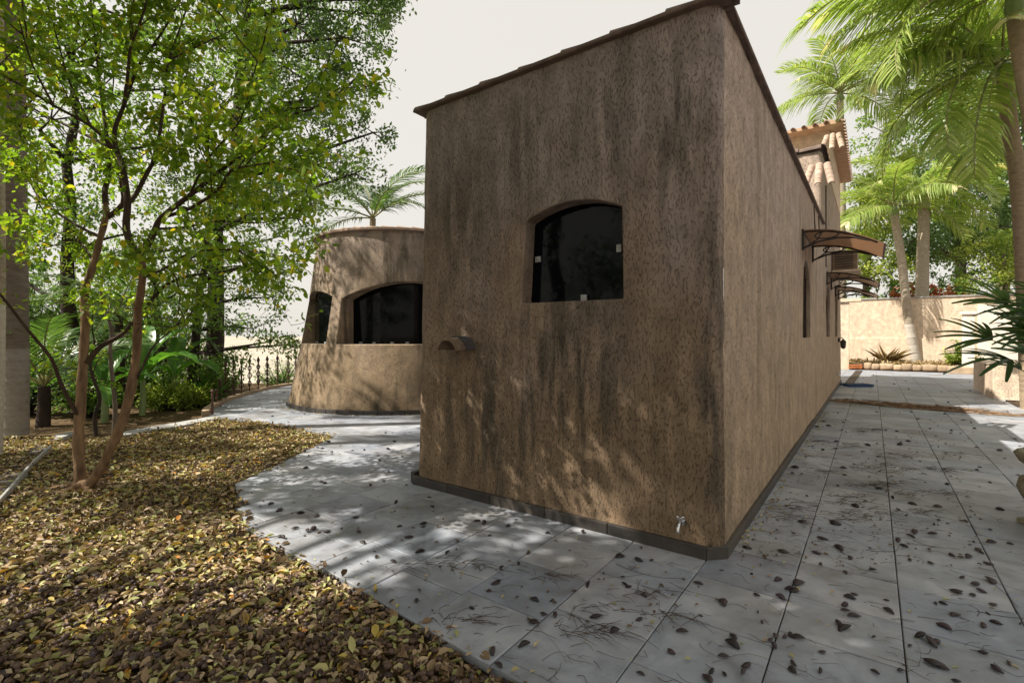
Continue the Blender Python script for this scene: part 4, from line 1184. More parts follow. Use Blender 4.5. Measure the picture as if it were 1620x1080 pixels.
limbs_ = [
    ([(167, 322), (166, 300), (172, 274), (169, 220), (160, 150), (150, 60), (140, -30)], .25, .7, .030, .008),
    ([(168, 345), (195, 322), (193, 290), (193, 259), (185, 240)], .25, .05, .026, .022),
    ([(222, 400), (213, 395), (200, 363), (202, 322), (197, 280), (193, 259), (185, 240)], -.25, -.05, .036, .024),
    ([(185, 240), (181, 207), (196, 167), (218, 107), (244, 70), (280, 10), (300, -60)], -.05, .5, .024, .006),
    ([(196, 167), (203, 110), (207, 74), (230, 11), (240, -60)], .1, -.5, .017, .006),
    ([(222, 402), (228, 398), (244, 367), (256, 344), (307, 304), (344, 274), (400, 230), (457, 185), (509, 167), (565, 122)], -.25, -.7, .034, .005),
    ([(202, 322), (215, 307), (241, 259), (256, 244), (315, 215), (363, 159), (400, 133), (450, 105)], -.1, .5, .024, .006),
    ([(241, 259), (252, 215), (256, 185), (262, 140), (267, 96), (296, 11), (310, -60)], .05, .3, .018, .006),
    ([(185, 240), (144, 200), (85, 167), (0, 115), (-60, 80)], -.05, -.8, .018, .005),
    ([(183, 238), (122, 207), (56, 174), (0, 141), (-60, 120)], -.05, .3, .015, .005),
    ([(160, 375), (126, 359), (70, 322), (48, 289), (20, 240)], .2, .8, .018, .005),
    ([(256, 344), (300, 330), (345, 300), (365, 270), (400, 262), (470, 250)], -.3, -1.0, .018, .005),
    ([(248, 362), (290, 360), (350, 350), (420, 352), (480, 330)], -.3, .4, .013, .004),
    ([(122, 655), (98, 611), (81, 567), (44, 522), (4, 470), (-40, 420)], .03, -.6, .020, .008),
    ([(137, 575), (159, 548), (196, 526), (237, 478), (281, 441), (385, 426), (430, 420)], .1, .6, .028, .006),
    ([(216, 600), (230, 570), (245, 545), (275, 520), (300, 500)], -.1, -.4, .012, .004),
    ([(148, 418), (140, 400), (120, 380), (80, 390), (30, 400)], .2, .9, .012, .004),
    ([(224, 440), (260, 425), (300, 400), (360, 395), (420, 400)], -.2, -.9, .012, .004),
    ([(300, 308), (330, 250), (380, 190), (400, 120), (420, 60)], -.45, -1.1, .010, .004),
    ([(267, 96), (320, 70), (380, 40), (420, 0)], .2, .8, .010, .004),
    ([(144, 200), (110, 130), (90, 60), (70, -10)], -.2, .4, .012, .004),
    ([(85, 167), (50, 100), (30, 30)], -.5, -.9, .010, .004)]
tb_m = MB()
for (pts, a, c, r0, r1) in stems:
    q = smooth_pts(limb(pts, a, c), 4); q[0].z = -0.12
    tb_m.tube(q, [ (r0+(r1-r0)*i/(len(q)-1)) * (1.18 if i < 2 else 1) * (1+0.06*math.sin(i*1.9)+0.10*(noise.noise(Vector((i*.9, r0*50, 0))))) for i in range(len(q))], 12)
for a in range(5):                                          # surface roots
    an = a*1.35+0.3; ln = random.uniform(.22, .5); q = Vector((tb.x-0.03, tb.y, 0.05))
    tb_m.tube([q, q+Vector((math.cos(an)*ln*.4, math.sin(an)*ln*.4, -.035)), q+Vector((math.cos(an)*ln, math.sin(an)*ln, -.075))], [.04, .024, .008], 7)
tb_m.build('trunk', M['bark'], tree, 60)
bb = MB(); tips = []
def twigs_from(q, frac0, count, lmin, lmax, level, r):
    for k in range(count):
        t = frac0 + (1-frac0)*(k+random.random())/count
        f_ = t*(len(q)-1); i = min(int(f_), len(q)-2); p = q[i].lerp(q[i+1], f_-i)
        ax = (q[i+1]-q[i]).normalized()
        d = (ax*random.uniform(.4, 1.0) + Vector(RNG.normal(size=3)).normalized()*0.9 + Vector((0, 0, .12))).normalized()
        ln = random.uniform(lmin, lmax)
        w = wander(p, d, ln, 4, 0.16, 0.02)
        bb.tube(w, [r, r*.85, r*.7, r*.5, r*.25], 4, cap=False)
        tips.append((tuple(w[-1]), tuple((w[-1]-w[-2]).normalized())))
        tips.append((tuple(w[2]), tuple((w[3]-w[1]).normalized())))
        if level:
            twigs_from(w, 0.35, 3, lmin*.55, lmax*.55, level-1, r*.6)
for n_l, (pts, a, c, r0, r1) in enumerate(limbs_):
    q = smooth_pts(limb(pts, a, c), 3)
    bb.tube(q, [r0+(r1-r0)*i/(len(q)-1) for i in range(len(q))], 7)
    L_ = sum((q[i+1]-q[i]).length for i in range(len(q)-1))
    sparse = n_l in (13, 15)
    if n_l in (1, 2): twigs_from(q, .3, 3, .25, .5, 0, .005)
    else: twigs_from(q, 0.30 if not sparse else .75, max(3, int(L_*(4.2 if not sparse else 2))), .30, .75, 1, .006)
    if not sparse: tips.append((tuple(q[-1]), tuple((q[-1]-q[-2]).normalized())))
bb.build('branches', M['twig_bark'], tree, 60)
tips = [t for t in tips if t[0][2] > 1.75]
crown_from_tips('crown', tips, 13, 0.34, 0.070, M['leaf_fore'], LEAF6, tree, 0.62, -0.45, 0.05)

# ------------------------------------------------------------------ fallen leaves, nuts, pods, twigs
bed_poly = [(p.x, p.y) for p in bed_edge] + [(G(338, 660).x, G(338, 660).y)] + [(p.x, p.y) for p in reversed(sa)] + [(G(90, 694).x, G(90, 694).y), (-9.5, 7.6), (-9.5, 0.6), (0.2, 0.9), (0.9, 1.35)]
def in_poly(x, y, poly):
    x = np.asarray(x); y = np.asarray(y); ins = np.zeros(x.shape, bool)
    for i in range(len(poly)):
        x0, y0 = poly[i]; x1, y1 = poly[(i+1) % len(poly)]
        if y0 == y1: continue
        c = ((y0 > y) != (y1 > y)) & (x < (x1-x0)*(y-y0)/(y1-y0)+x0)
        ins ^= c
    return ins
def sample_bed(n, y0, y1, spill=0.0):
    x = RNG.uniform(-9.5, 1.0, n*3); y = RNG.uniform(y0, y1, n*3)
    k = in_poly(x + RNG.normal(0, spill+1e-6, n*3), y + RNG.normal(0, spill+1e-6, n*3), bed_poly) & (np.abs(x) < y*1.10+0.25)
    return x[k], y[k]
lx, ly, lz, lw = [], [], [], []
for (y0, y1, n, spill) in ((1.3, 3.0, 12500, .02), (3.0, 5.2, 20000, .02), (5.2, 10.5, 26000, .04), (1.5, 10, 700, .16)):
    x, y = sample_bed(n, y0, y1, spill); lx.append(x); ly.append(y)
lx, ly = np.concatenate(lx), np.concatenate(ly); n = len(lx)
def hum(x, y): return 0.016*np.sin(x*2.3+1)*np.cos(y*1.9) + 0.010*np.sin(x*7.1+y*5.3)
on_pave = ~in_poly(lx, ly, bed_poly)
lz = np.where(on_pave, 0.006, -0.035 + hum(lx, ly) + RNG.random(n)*0.035)
pos = np.stack([lx, ly, lz], 1)
d = np.stack([RNG.normal(size=n), RNG.normal(size=n), RNG.normal(0, .28, n)], 1)
nr = np.stack([RNG.normal(0, .42, n), RNG.normal(0, .42, n), np.ones(n)], 1)
Ls = 0.060*(0.35+0.95*RNG.random(n)**1.3); var = RNG.random(n)
patch = 0.5+0.5*np.sin(lx*1.3+0.7)*np.cos(ly*1.1)
var = np.where(RNG.random(n) < 0.34*(1-patch), var*0.42, var); var = np.where((var > .95) & (RNG.random(n) < .6), 0.5, var)
curl = LEAF6[0].copy(); curl[:, 2] = curl[:, 2]*2.2
tag(link('leaf_litter', leaves_mesh('leaf_litter', pos, d, nr, Ls, Ls*(0.36+0.34*RNG.random(n)), var, (curl, LEAF6[1]), M['litter'])), 'thick carpet of fallen brown, yellow and green leaves', 'leaf litter', kind='stuff')
# round nuts among the leaves
ICO = bmesh.new(); bmesh.ops.create_icosphere(ICO, subdivisions=1, radius=0.5)
ico_v = np.array([tuple(v.co) for v in ICO.verts]); ico_f = [tuple(v.index for v in f.verts) for f in ICO.faces]; ICO.free()
x, y = sample_bed(3000, 1.3, 3.1); x2, y2 = sample_bed(1200, 3.1, 6.0)
x, y = np.concatenate([x, x2]), np.concatenate([y, y2]); n = len(x)
pos = np.stack([x, y, -0.015 + hum(x, y) + RNG.random(n)*0.012], 1)
Ls = 0.034*(0.7+0.7*RNG.random(n))
nm = leaves_mesh('fallen_nuts', pos, np.stack([RNG.normal(size=n), RNG.normal(size=n), RNG.normal(0, .2, n)], 1), np.tile([0.05, 0, 1.0], (n, 1)), Ls, Ls*0.78, RNG.random(n), (ico_v*np.array([1, 1, .75]), ico_f), M['nut'])
nm.shade_smooth()
tag(link('fallen_nuts', nm), 'round brown fallen nuts among the leaves', 'nuts', kind='stuff')
# seed pods on the paving, each its own object
def pod_mesh(seed, open_=False):
    b = MB(); rr = random.Random(seed); n = 9; v = []; f = []
    for i in range(n):
        t = i/(n-1); r = 0.5*math.sin(math.pi*min(max(t, .04), .96))**0.5*(1.08-.2*t)
        for k in range(8):
            a = 2*math.pi*k/8
            v.append((t-0.5, 0.46*r*math.cos(a)+0.10*math.sin(math.pi*t)*(1 if seed % 2 else -1), 0.26*r*math.sin(a)+0.05*math.sin(t*math.pi)))
    for i in range(n-1):
        for k in range(8): f.append((i*8+k, i*8+(k+1) % 8, (i+1)*8+(k+1) % 8, (i+1)*8+k))
    f += [tuple(range(7, -1, -1)), tuple((n-1)*8+k for k in range(8))]
    b.add(v, f); b.tube([(-.5, 0, 0), (-.58, .03, .02), (-.62, .05, 0)], [.03, .02, .012], 4)
    return to_mesh('seed_pod', b.v, b.f, M['pod'], 60)
pods = [pod_mesh(k) for k in range(4)]
pave_xy = [(p.x, p.y) for p in pave_poly]
house_xy = [tuple(FW(WF+.25, .08).to_2d()), tuple(FW(-.08, .08).to_2d()), tuple(SW(15.5, .06).to_2d()), tuple(SW(15.5, -3).to_2d())]
def free_spot(x, y):
    return bool(in_poly([x], [y], pave_xy)[0]) and not bool(in_poly([x], [y], house_xy)[0]) and math.hypot(x-RC.x, y-RC.y) > 2.6
def pave_spot(px0, px1, py0, py1, pw=1.0):
    for _ in range(200):
        q = G(random.uniform(px0, px1), py0+(py1-py0)*random.random()**pw)
        if free_spot(q.x, q.y) and not hidden(q): return q
    return None
spots = []
for (x0, x1, y0, y1, n, pw) in ((380, 1130, 690, 1080, 84, 1.3), (1130, 1620, 650, 1080, 165, 1.6), (340, 680, 615, 720, 22, 1.0), (1330, 1560, 590, 650, 20, 1.0)):
    for k in range(n):
        q = pave_spot(x0, x1, y0, y1, pw)
        if q is not None: spots.append(q)
for i, q in enumerate(spots):
    near = q.y < 5.5
    o = link('seed_pod', pods[i % 4]); sc = random.choice((random.uniform(.022, .04), random.uniform(.036, .058), random.uniform(.045, .075)))*(1.1 if q.x > 1.5 else 1)
    o.location = (q.x, q.y, sc*0.10+0.003); o.rotation_euler = (random.gauss(0, .25), random.gauss(0, .08), random.uniform(0, 6.28)); o.scale = (sc, sc*random.uniform(.8, 1.5), sc*random.uniform(.9, 1.7))
    if (q-C0).dot(NN) > 0.05: lab, grp = 'small dark seed pod on the side paving right of the house', 'seed pods on the side paving'
    elif q.y > 6.5: lab, grp = 'small dark seed pod on the paving before the round room', 'seed pods before the round room'
    else: lab, grp = 'small dark seed pod on the paving in front of the house', 'seed pods in front of the house'
    tag(o, lab, 'seed pod', grp)
tw = MB()
for k in range(620):
    r_ = random.random()
    q = pave_spot(380, 1620, 650, 1080, 1.15) if r_ < .55 else pave_spot(1150, 1480, 660, 880)
    if q is None: continue
    ln = random.uniform(.03, .14) if random.random() < .93 else random.uniform(.2, .45); a = random.uniform(0, 6.28) if random.random() < .4 else random.gauss(-.25, .5)
    d = Vector((math.cos(a), math.sin(a), 0)); s_ = Vector((-d.y, d.x, 0))*random.gauss(0, .18)*ln
    pts = smooth_pts([q+Vector((0, 0, .004)), q+d*ln*.35+s_+Vector((0, 0, random.uniform(.003, .010))), q+d*ln*.7+s_*random.uniform(-.4, 1.4)+Vector((0, 0, .006)), q+d*ln+Vector((0, 0, .004))], 3)
    r0 = random.uniform(.0008, .0018)
    tw.tube(pts, [r0*(1-.6*i/len(pts)) for i in range(len(pts))], 3, cap=False)
for c_ in range(40):                                        # matted twig tufts
    q = pave_spot(1170, 1500, 660, 840) if c_ < 30 else pave_spot(660, 1100, 800, 1000)
    if q is None: continue
    for k in range(16):
        a = random.gauss(-.3, .8); ln = random.uniform(.05, .2); d = Vector((math.cos(a), math.sin(a), 0)); o_ = Vector((random.gauss(0, .11), random.gauss(0, .035), 0))
        tw.tube([q+o_+Vector((0, 0, .005)), q+o_+d*ln*.5+Vector((0, random.gauss(0, .01), .016)), q+o_+d*ln+Vector((0, 0, .006))], [.0016, .0014, .0008], 4, cap=False)
tag(tw.build('scattered_twigs', M['twig']), 'thin dry twigs and stalks scattered over the paving', 'twigs', kind='stuff')
# loose leaves on the paving, thicker along the foot of the side wall and the branch bundle
fx = []
for k in range(330):
    s = random.uniform(.2, 8) ** 1; q = SW(s, 0.045+abs(random.gauss(0, .07)) * (1 if s > .7 else .4)); fx.append(q)
for k in range(110):
    q = pave_spot(380, 1620, 640, 1080, 1.0)
    if q is not None: fx.append(q)
for k in range(420):
    q = a0.lerp(a1, random.random()*0.55) + Vector((random.gauss(0, .2), -abs(random.gauss(0, .14)), 0)); fx.append(q)
for k in range(200):
    q = ring(R(random.uniform(-85, 25)), 2.56+abs(random.gauss(0, .1)), 0); fx.append(q)
n_light = len(fx)
for k in range(420):
    q = pave_spot(1150, 1560, 650, 900, 1.2) if k < 300 else pave_spot(380, 1130, 680, 1000)
    if q is not None: fx.append(q)
n = len(fx); pos = np.array([(q.x, q.y, .006+random.random()*.008) for q in fx])
Ls = 0.030*(.5+.8*RNG.random(n))
tag(link('loose_leaves', leaves_mesh('loose_leaves', pos, np.stack([RNG.normal(size=n), RNG.normal(size=n), RNG.normal(0, .12, n)], 1), np.stack([RNG.normal(0, .2, n), RNG.normal(0, .2, n), np.ones(n)], 1), Ls, Ls*.55, np.where(np.arange(n) < n_light, .3+.6*RNG.random(n), .16*RNG.random(n)), (curl, LEAF6[1]), M['litter'])),
    'loose fallen leaves lying on the paving and along the walls', 'leaves', kind='stuff')

# ------------------------------------------------------------------ palms
def frond_mesh(name, length, arch_, nl, ll, hang, mat, seed, width=0.035, petiole=0.12, dry_tip=0.0, vshape=0.5):
    rr = np.random.default_rng(seed)
    K = 14; pts = []; ang = 0.0; p = np.zeros(3)
    for i in range(K+1):
        t = i/K; pts.append(p.copy()); a = -arch_*(t**1.35)
        p = p + np.array([math.cos(a), 0, math.sin(a)])*length/K
    pts = np.array(pts)
    b = MB(); b.tube([tuple(q) for q in pts], [0.022*length/2.4*(1-.85*i/K)+.003 for i in range(K+1)], 5, 1)
    v = list(b.v); f = list(b.f); fm = [1]*len(f); var = [0.5]*len(v)
    for k in range(nl):
        t = petiole + (1-petiole)*(k+.5)/nl
        x = t*K; i = min(int(x), K-1); q = pts[i]+(pts[i+1]-pts[i])*(x-i); tg = pts[i+1]-pts[i]; tg = tg/np.linalg.norm(tg)
        upv = np.cross(tg, np.array([0, 1, 0])); upv = upv if upv[2] > 0 else -upv
        Lk = ll*(math.sin(math.pi*(0.10+0.86*t))**0.7)*(0.9+.2*rr.random())
        for sgn in (-1, 1):
            base = q + tg*rr.normal(0, .008)
            d = np.array([0, sgn, 0])*1.0 + tg*(0.55+.25*rr.random()) + upv*vshape*(0.6+.6*rr.random())
            d = d/np.linalg.norm(d)
            w = width*(0.8+.4*rr.random()); vv = 0.5+rr.normal(0, .2)
            if t > 1-dry_tip: vv = 1.2
            h = hang*(0.7+.6*rr.random())
            sd = np.cross(d, upv); sd /= np.linalg.norm(sd)
            c0 = base; c1 = base + d*Lk*.4 + np.array([0, 0, -h*Lk*.10]); c2 = base + d*Lk*.75 + np.array([0, 0, -h*Lk*.42]); c3 = base + d*Lk*.92 + np.array([0, 0, -h*Lk*.85])
            n0 = len(v)
            for (c, ww) in ((c0, .45), (c1, 1.0), (c2, .75)):
                v += [Vector(c-sd*w*.5*ww), Vector(c+sd*w*.5*ww)]
            v.append(Vector(c3)); var += [vv]*7
            f += [(n0, n0+1, n0+3, n0+2), (n0+2, n0+3, n0+5, n0+4), (n0+4, n0+5, n0+6)]; fm += [0]*3
    me = to_mesh(name, v, f, [mat, M['rachis']], None, fm)
    a = me.attributes.new('var', 'FLOAT', 'POINT'); a.data.foreach_set('value', np.clip(np.array(var), 0, 1).astype(np.float32))
    return me
def ringed_trunk(b, pts, r0, r1, ringh=0.10, bulge=0.016, n=14):
    pts = smooth_pts([Vector(p) for p in pts], 6)
    tot = sum((pts[i+1]-pts[i]).length for i in range(len(pts)-1)); m = max(8, int(tot/ringh)); out, rad = [], []
    acc = 0; segs = [(pts[i+1]-pts[i]).length for i in range(len(pts)-1)]
    def at(t):
        x = t*tot; i = 0
        while i < len(segs)-1 and x > segs[i]: x -= segs[i]; i += 1
        return pts[i].lerp(pts[i+1], x/segs[i])
    for k in range(m):
        t = k/m; r = r0+(r1-r0)*t**.8
        for (dt, g) in ((0.0, 1+bulge), (0.22, 1.0), (0.9, 1-bulge*.3)):
            out.append(at(min(1, t+dt/m))); rad.append(r*g*random.uniform(.985, 1.015))
    b.tube(out, rad, n)
def make_palm(name, label, trunk_pts, r0, r1, fronds, meshes, bark, shaft=0.7, group=None, cat='palm', up_tilt=None):
    base = Vector(trunk_pts[0]); root = empty(name, base); tag(root, label, cat, group)
    b = MB(); ringed_trunk(b, [p - base for p in map(Vector, trunk_pts)], r0, r1)
    o = b.build('trunk', bark, None, 50); o.parent = root
    top = Vector(trunk_pts[-1]); ax = (Vector(trunk_pts[-1])-Vector(trunk_pts[-2])).normalized()
    ax = (ax + Vector((0, 0, 1.0))).normalized()
    if shaft:
        b = MB(); b.tube([top-ax*.03, top+ax*shaft*.15, top+ax*shaft*.6, top+ax*shaft], [r1*1.0, r1*1.22, r1*.95, r1*.6], 14); b.build('crownshaft', M['crownshaft'], root, 60)
        top = top + ax*shaft*.93
    for k, (az, el, sc) in enumerate(fronds):
        me = meshes[k % len(meshes)]
        o = link('frond', me, root)
        m = Matrix.Translation(top) @ Matrix.Rotation(R(az), 4, 'Z') @ Matrix.Rotation(-R(el), 4, 'Y') @ Matrix.Rotation(random.gauss(0, .18), 4, 'X') @ Matrix.Scale(sc, 4)
        o.matrix_basis = m
    return root
FR = [frond_mesh('frond', 2.4, 1.35, 54, .66, .85, M['frond'], 1, .036), frond_mesh('frond', 2.4, 1.0, 52, .66, 1.1, M['frond'], 2, .036, vshape=.3, dry_tip=.09), frond_mesh('frond', 2.4, 1.7, 54, .64, .7, M['frond'], 3, .036, vshape=.65)]
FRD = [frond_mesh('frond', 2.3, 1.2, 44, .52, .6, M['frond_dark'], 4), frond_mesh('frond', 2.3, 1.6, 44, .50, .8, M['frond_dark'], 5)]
def fan(n, el0, el1, sc=1.0, az0=0.0, seed=0):
    rr = random.Random(seed); out = []
    for k in range(n):
        out.append((az0 + k*137.5 + rr.uniform(-12, 12), el0+(el1-el0)*((k+.5)/n), sc*rr.uniform(.88, 1.1)))
    return out
def gz(v, z=0.0): v = Vector(v); v.z = z; return v
# right side
pa_ = P(1331, 130, 17.5)
make_palm('tall_palm', 'tall thin palm rising behind the tiled eave of the house', [gz(P(1331, 560, 27.5)), P(1332, 330, 27.5), P(1329, 160, 27.5)], .21, .17, fan(16, 2, 78, 1.7, 20, 1), FR, M['palm_bark_pale'], .45)
make_palm('leaning_palm', 'slender leaning palm with whitewashed foot before the boundary wall', [gz(P(1451, 566, 23.2), .12), P(1438, 510, 23.2), P(1426, 410, 23.2), P(1415, 340, 23.2)], .20, .16, fan(12, -8, 66, 1.5, 75, 2), FR, M['palm_bark_pale'], .45)
make_palm('straight_palm', 'straight palm with mottled grey trunk beside the leaning palm', [gz(P(1456, 563, 23.6), .12), P(1459, 450, 23.6), P(1462, 312, 23.6)], .31, .22, fan(10, -8, 58, 1.5, 10, 3), FR, M['palm_bark_pale'], .4)
make_palm('near_palm', 'large near palm with brown trunk and arching fronds at the right edge', [gz(P(1632, 650, 10.0)), P(1622, 440, 10.0), P(1613, 300, 10.0), P(1600, 220, 10.0), P(1592, 150, 10.0), P(1588, 118, 10.0)], .17, .13,
    [(178, 12, 1.5), (186, 26, 1.45), (200, -10, 1.35), (160, -15, 1.3), (190, 8, 1.4), (212, -28, 1.3), (168, 30, 1.25), (225, 15, 1.1), (150, -5, 1.25), (180, 45, 1.25), (250, -20, 1.0), (280, 20, 1), (320, 10, 1), (20, 25, 1), (90, 35, 1), (120, 60, 1), (200, 62, .95), (60, -10, 1)], FR, M['palm_bark_brown'], .28)
make_palm('overhanging_palm', 'palm whose fronds hang into the upper right corner', [gz(P(1690, 660, 8.6)), P(1650, 300, 8.6), P(1612, 70, 8.6), P(1606, 20, 8.6)], .16, .12,
    [(172, 22, 1.6), (192, 48, 1.45), (180, 0, 1.4), (185, 35, 1.3), (165, 12, 1.25), (205, 55, 1.2), (195, 18, 1.3), (155, 28, 1.25), (228, 30, 1.0), (140, 40, 1.0), (255, 15, 1), (300, 30, 1), (0, 30, 1), (45, 50, 1), (100, 20, 1), (120, -5, 1)], FR, M['palm_bark_brown'], .5)
# left side
make_palm('royal_palm', 'thick grey royal palm trunk with whitewashed foot at the left', [gz(P(23, 686, 7.45)), P(24, 560, 7.45), P(22, 300, 7.45), P(20, 60, 7.45), P(18, -160, 7.45)], .165, .135, fan(11, -5, 70, 1.1, 15, 5), FRD, M['palm_bark_grey'], .6)
make_palm('royal_palm', 'pale palm trunk cut by the left edge of the picture', [gz(P(-14, 726, 6.2)), P(-9, 500, 6.2), P(-10, 200, 6.2), P(-12, -200, 6.2)], .105, .095, fan(10, -5, 70, 1.05, 55, 6), FRD, M['palm_bark_pale'], .6)
make_palm('low_feather_palm', 'dark low feather palm behind the royal palm trunk', [gz(P(68, 672, 8.4), -.05), P(70, 640, 8.4), P(70, 610, 8.4)], .10, .08, [(150, 50, .8), (75, 62, .85), (20, 48, .8), (-30, 40, .8), (-75, 55, .85), (-130, 45, .75), (200, 35, .8), (110, 70, .8), (-50, 68, .8)], FRD, M['dark_bark'], 0)
make_palm('low_feather_palm', 'feather palm with fronds arching behind the twin-stemmed tree', [gz(P(190, 665, 10.5), -.05), P(188, 560, 10.5), P(186, 500, 10.5)], .11, .09, fan(11, 0, 65, .85, 40, 8), FRD, M['dark_bark'], 0)
make_palm('terrace_palm', 'palm standing behind the round room against the sky', [gz(P(588, 560, 17), -3), P(588, 450, 17), P(590, 345, 17)], .13, .10, [(10, 42, 1.35), (-25, 30, 1.2), (40, 60, 1.4), (160, 55, 1.3), (190, 20, 1.3), (120, 68, 1.3), (-60, 35, 1.1), (230, 45, 1.2), (80, 50, 1.3), (-5, 70, 1.25), (170, 5, 1.2)], FRD, M['palm_bark_brown'], 0)

# ------------------------------------------------------------------ trees and shrubs, left
pxr = lambda r, d: r/FPX*d
def blobs(lst, d, jit=0.8):
    return [(P(a, b_, d + random.uniform(-jit, jit)), pxr(r, d)) for (a, b_, r) in lst]
make_tree('tall_dark_tree', 'tall dark small-leaved tree reaching the sky beside the round room', gz(P(330, 640, 13.6), -.1),
    blobs([(470, 40, 95), (400, 90, 90), (545, 60, 55), (540, 150, 60), (590, 210, 34), (470, 170, 80), (560, 20, 60), (500, 260, 65), (430, 290, 75), (560, 275, 34), (600, -20, 40), (480, -80, 110), (370, 10, 80), (470, 345, 42), (625, -2, 18)], 13.6), M['leaf_dark'], .115, 13, 104, .50, .24, M['dark_bark'], top=P(400, -60, 13.6))
make_tree('terrace_edge_tree', 'leafy green tree overhanging the iron fence', gz(P(300, 640, 12.4), -.1),
    blobs([(380, 420, 62), (430, 470, 36), (340, 480, 60), (400, 520, 36), (300, 410, 60), (445, 410, 30), (370, 350, 60), (430, 540, 17), (300, 520, 46), (460, 545, 13), (365, 565, 20), (440, 375, 34), (280, 330, 60), (330, 280, 60)], 11.8, .6), M['leaf_mid'], .08, 16, 76, .36, .13, M['dark_bark'], top=P(330, 340, 12.2))
make_tree('shady_tree', 'dense dark leafy tree behind the left palm trunks', gz(P(118, 668, 10.6), -.1),
    blobs([(60, 60, 110), (140, 20, 100), (180, 120, 100), (80, 190, 90), (230, 40, 90), (150, 250, 90), (60, 320, 80), (290, 140, 80), (-10, 120, 90), (250, 230, 80), (20, 420, 60), (120, 380, 70), (330, 60, 70), (200, 370, 60)], 11.0, 1.0), M['leaf_mid'], .095, 10, 68, .42, .16, M['dark_bark'], top=P(110, 30, 11.0))
make_tree('shady_tree', 'bright mid-green tree crown filling the gap above the banana plants', gz(P(262, 655, 12.5), -.1),
    blobs([(230, 430, 62), (170, 470, 55), (280, 460, 50), (110, 480, 50), (230, 500, 45), (320, 400, 50), (60, 470, 50), (180, 400, 60)], 12.5, .6), M['leaf_mid'], .095, 12, 64, .42, .12, M['dark_bark'], top=P(240, 400, 12.5))
# thin sapling stems in front of the banana plants
for (lab, pts, r0) in (('thin grey sapling stem between the two tree stems', [(180, 690), (182, 640), (174, 560), (176, 520), (160, 470), (165, 420)], .035),
                       ('crooked dark sapling right behind the twin-stemmed tree', [(152, 690), (150, 660), (158, 630), (148, 600), (142, 570), (150, 540)], .03)):
    d = 7.3 if 'grey' in lab else 7.0
    root = empty('sapling', gz(P(pts[0][0], pts[0][1], d))); tag(root, lab, 'sapling')
    q = smooth_pts([P(a, b_, d) for a, b_ in pts], 4); b = MB(); b.tube(q, [r0*(1-.6*i/len(q)) for i in range(len(q))], 7)
    tp = []
    for k in range(8):
        i = random.randint(len(q)//2, len(q)-1); w = wander(q[i], (random.gauss(0, 1), random.gauss(0, 1), .5), random.uniform(.3, .7), 4, .15); b.tube(w, [.009, .008, .006, .005, .003], 4); tp += [(tuple(w[-1]), tuple((w[-1]-w[-2]).normalized()))]*2
    b.build('stem', M['grey_bark'] if 'grey' in lab else M['dark_bark'], root, 60)
    crown_from_tips('crown', tp, 9, .25, .085, M['leaf_fore'], LEAF6, root, .6, -.4, .03)
# banana plants
def banana_leaf(length, width, bend, seed):
    rr = random.Random(seed); K, v, f, var = 16, [], [], []
    p = Vector((0, 0, 0)); pts = []
    for i in range(K+1):
        t = i/K; pts.append(p.copy()); a = 1.25 - bend*t**1.25; p = p + Vector((math.cos(a), 0, math.sin(a)))*length/K
    for i, q in enumerate(pts):
        t = i/K; tt = max(0, (t-.18)/.82); w = 0.015 if t < .18 else width*(math.sin(math.pi*min(.985, .06+.92*tt))**.6)
        tg = (pts[min(i+1, K)]-pts[max(i-1, 0)]).normalized(); up = Vector((-tg.z, 0, tg.x))
        wv = .018*math.sin(i*2.1+seed)
        v += [q+Vector((0, -w, 0))+up*(w*.35+wv), q+Vector((0, -w*.45, 0))+up*w*.10, q, q+Vector((0, w*.45, 0))+up*w*.10, q+Vector((0, w, 0))+up*(w*.35-wv)]
        var += [.55+rr.gauss(0, .12), .5, .95, .45, .5+rr.gauss(0, .12)]
    for i in range(K):
        for k in range(4): f.append((i*5+k, i*5+k+1, i*5+k+6, i*5+k+5))
    me = to_mesh('leaf', v, f, M['banana'], 180); a = me.attributes.new('var', 'FLOAT', 'POINT'); a.data.foreach_set('value', np.clip(np.array(var), 0, 1).astype(np.float32)); return me
BN = [banana_leaf(1.35, .17, 1.9, 1), banana_leaf(1.5, .19, 1.3, 2), banana_leaf(1.2, .16, 2.4, 3)]
def banana(label, base, az, scale, group='banana plants'):
    root = empty('banana_plant', base); tag(root, label, 'banana plant')
    b = MB(); b.tube([base+Vector((0, 0, -.1)), base+Vector((0.02, 0, .3)), base+Vector((0, 0, .65*scale))], [.06, .055, .04], 9); b.build('stem', M['crownshaft'], root, 60)
    for k, (a, el, s_) in enumerate(az):
        o = link('leaf', BN[k % 3], root); o.matrix_basis = Matrix.Translation(base+Vector((0, 0, .55*scale))) @ Matrix.Rotation(R(a), 4, 'Z') @ Matrix.Rotation(R(-el), 4, 'Y') @ Matrix.Scale(s_*scale, 4)
banana('banana plant with a broad leaf reaching toward the fence', gz(P(225, 665, 9.6)), [(-8, -8, 1.1), (60, 10, 1.0), (170, -15, .9), (-60, -25, .8), (120, 15, 1), (25, 12, .85), (-150, -20, .75)], 1.0)
banana('low banana plant left of the curved flagstone border', gz(P(165, 676, 8.8)), [(10, -15, .9), (95, 5, .9), (-45, -30, .8), (200, -22, .9), (140, 5, .75)], .85)
banana('banana plant with drooping leaf near the fence end', gz(P(275, 655, 10.8)), [(-12, -20, 1.05), (50, 5, .95), (190, -12, .95), (-90, -20, .8), (110, 12, .9)], .95)
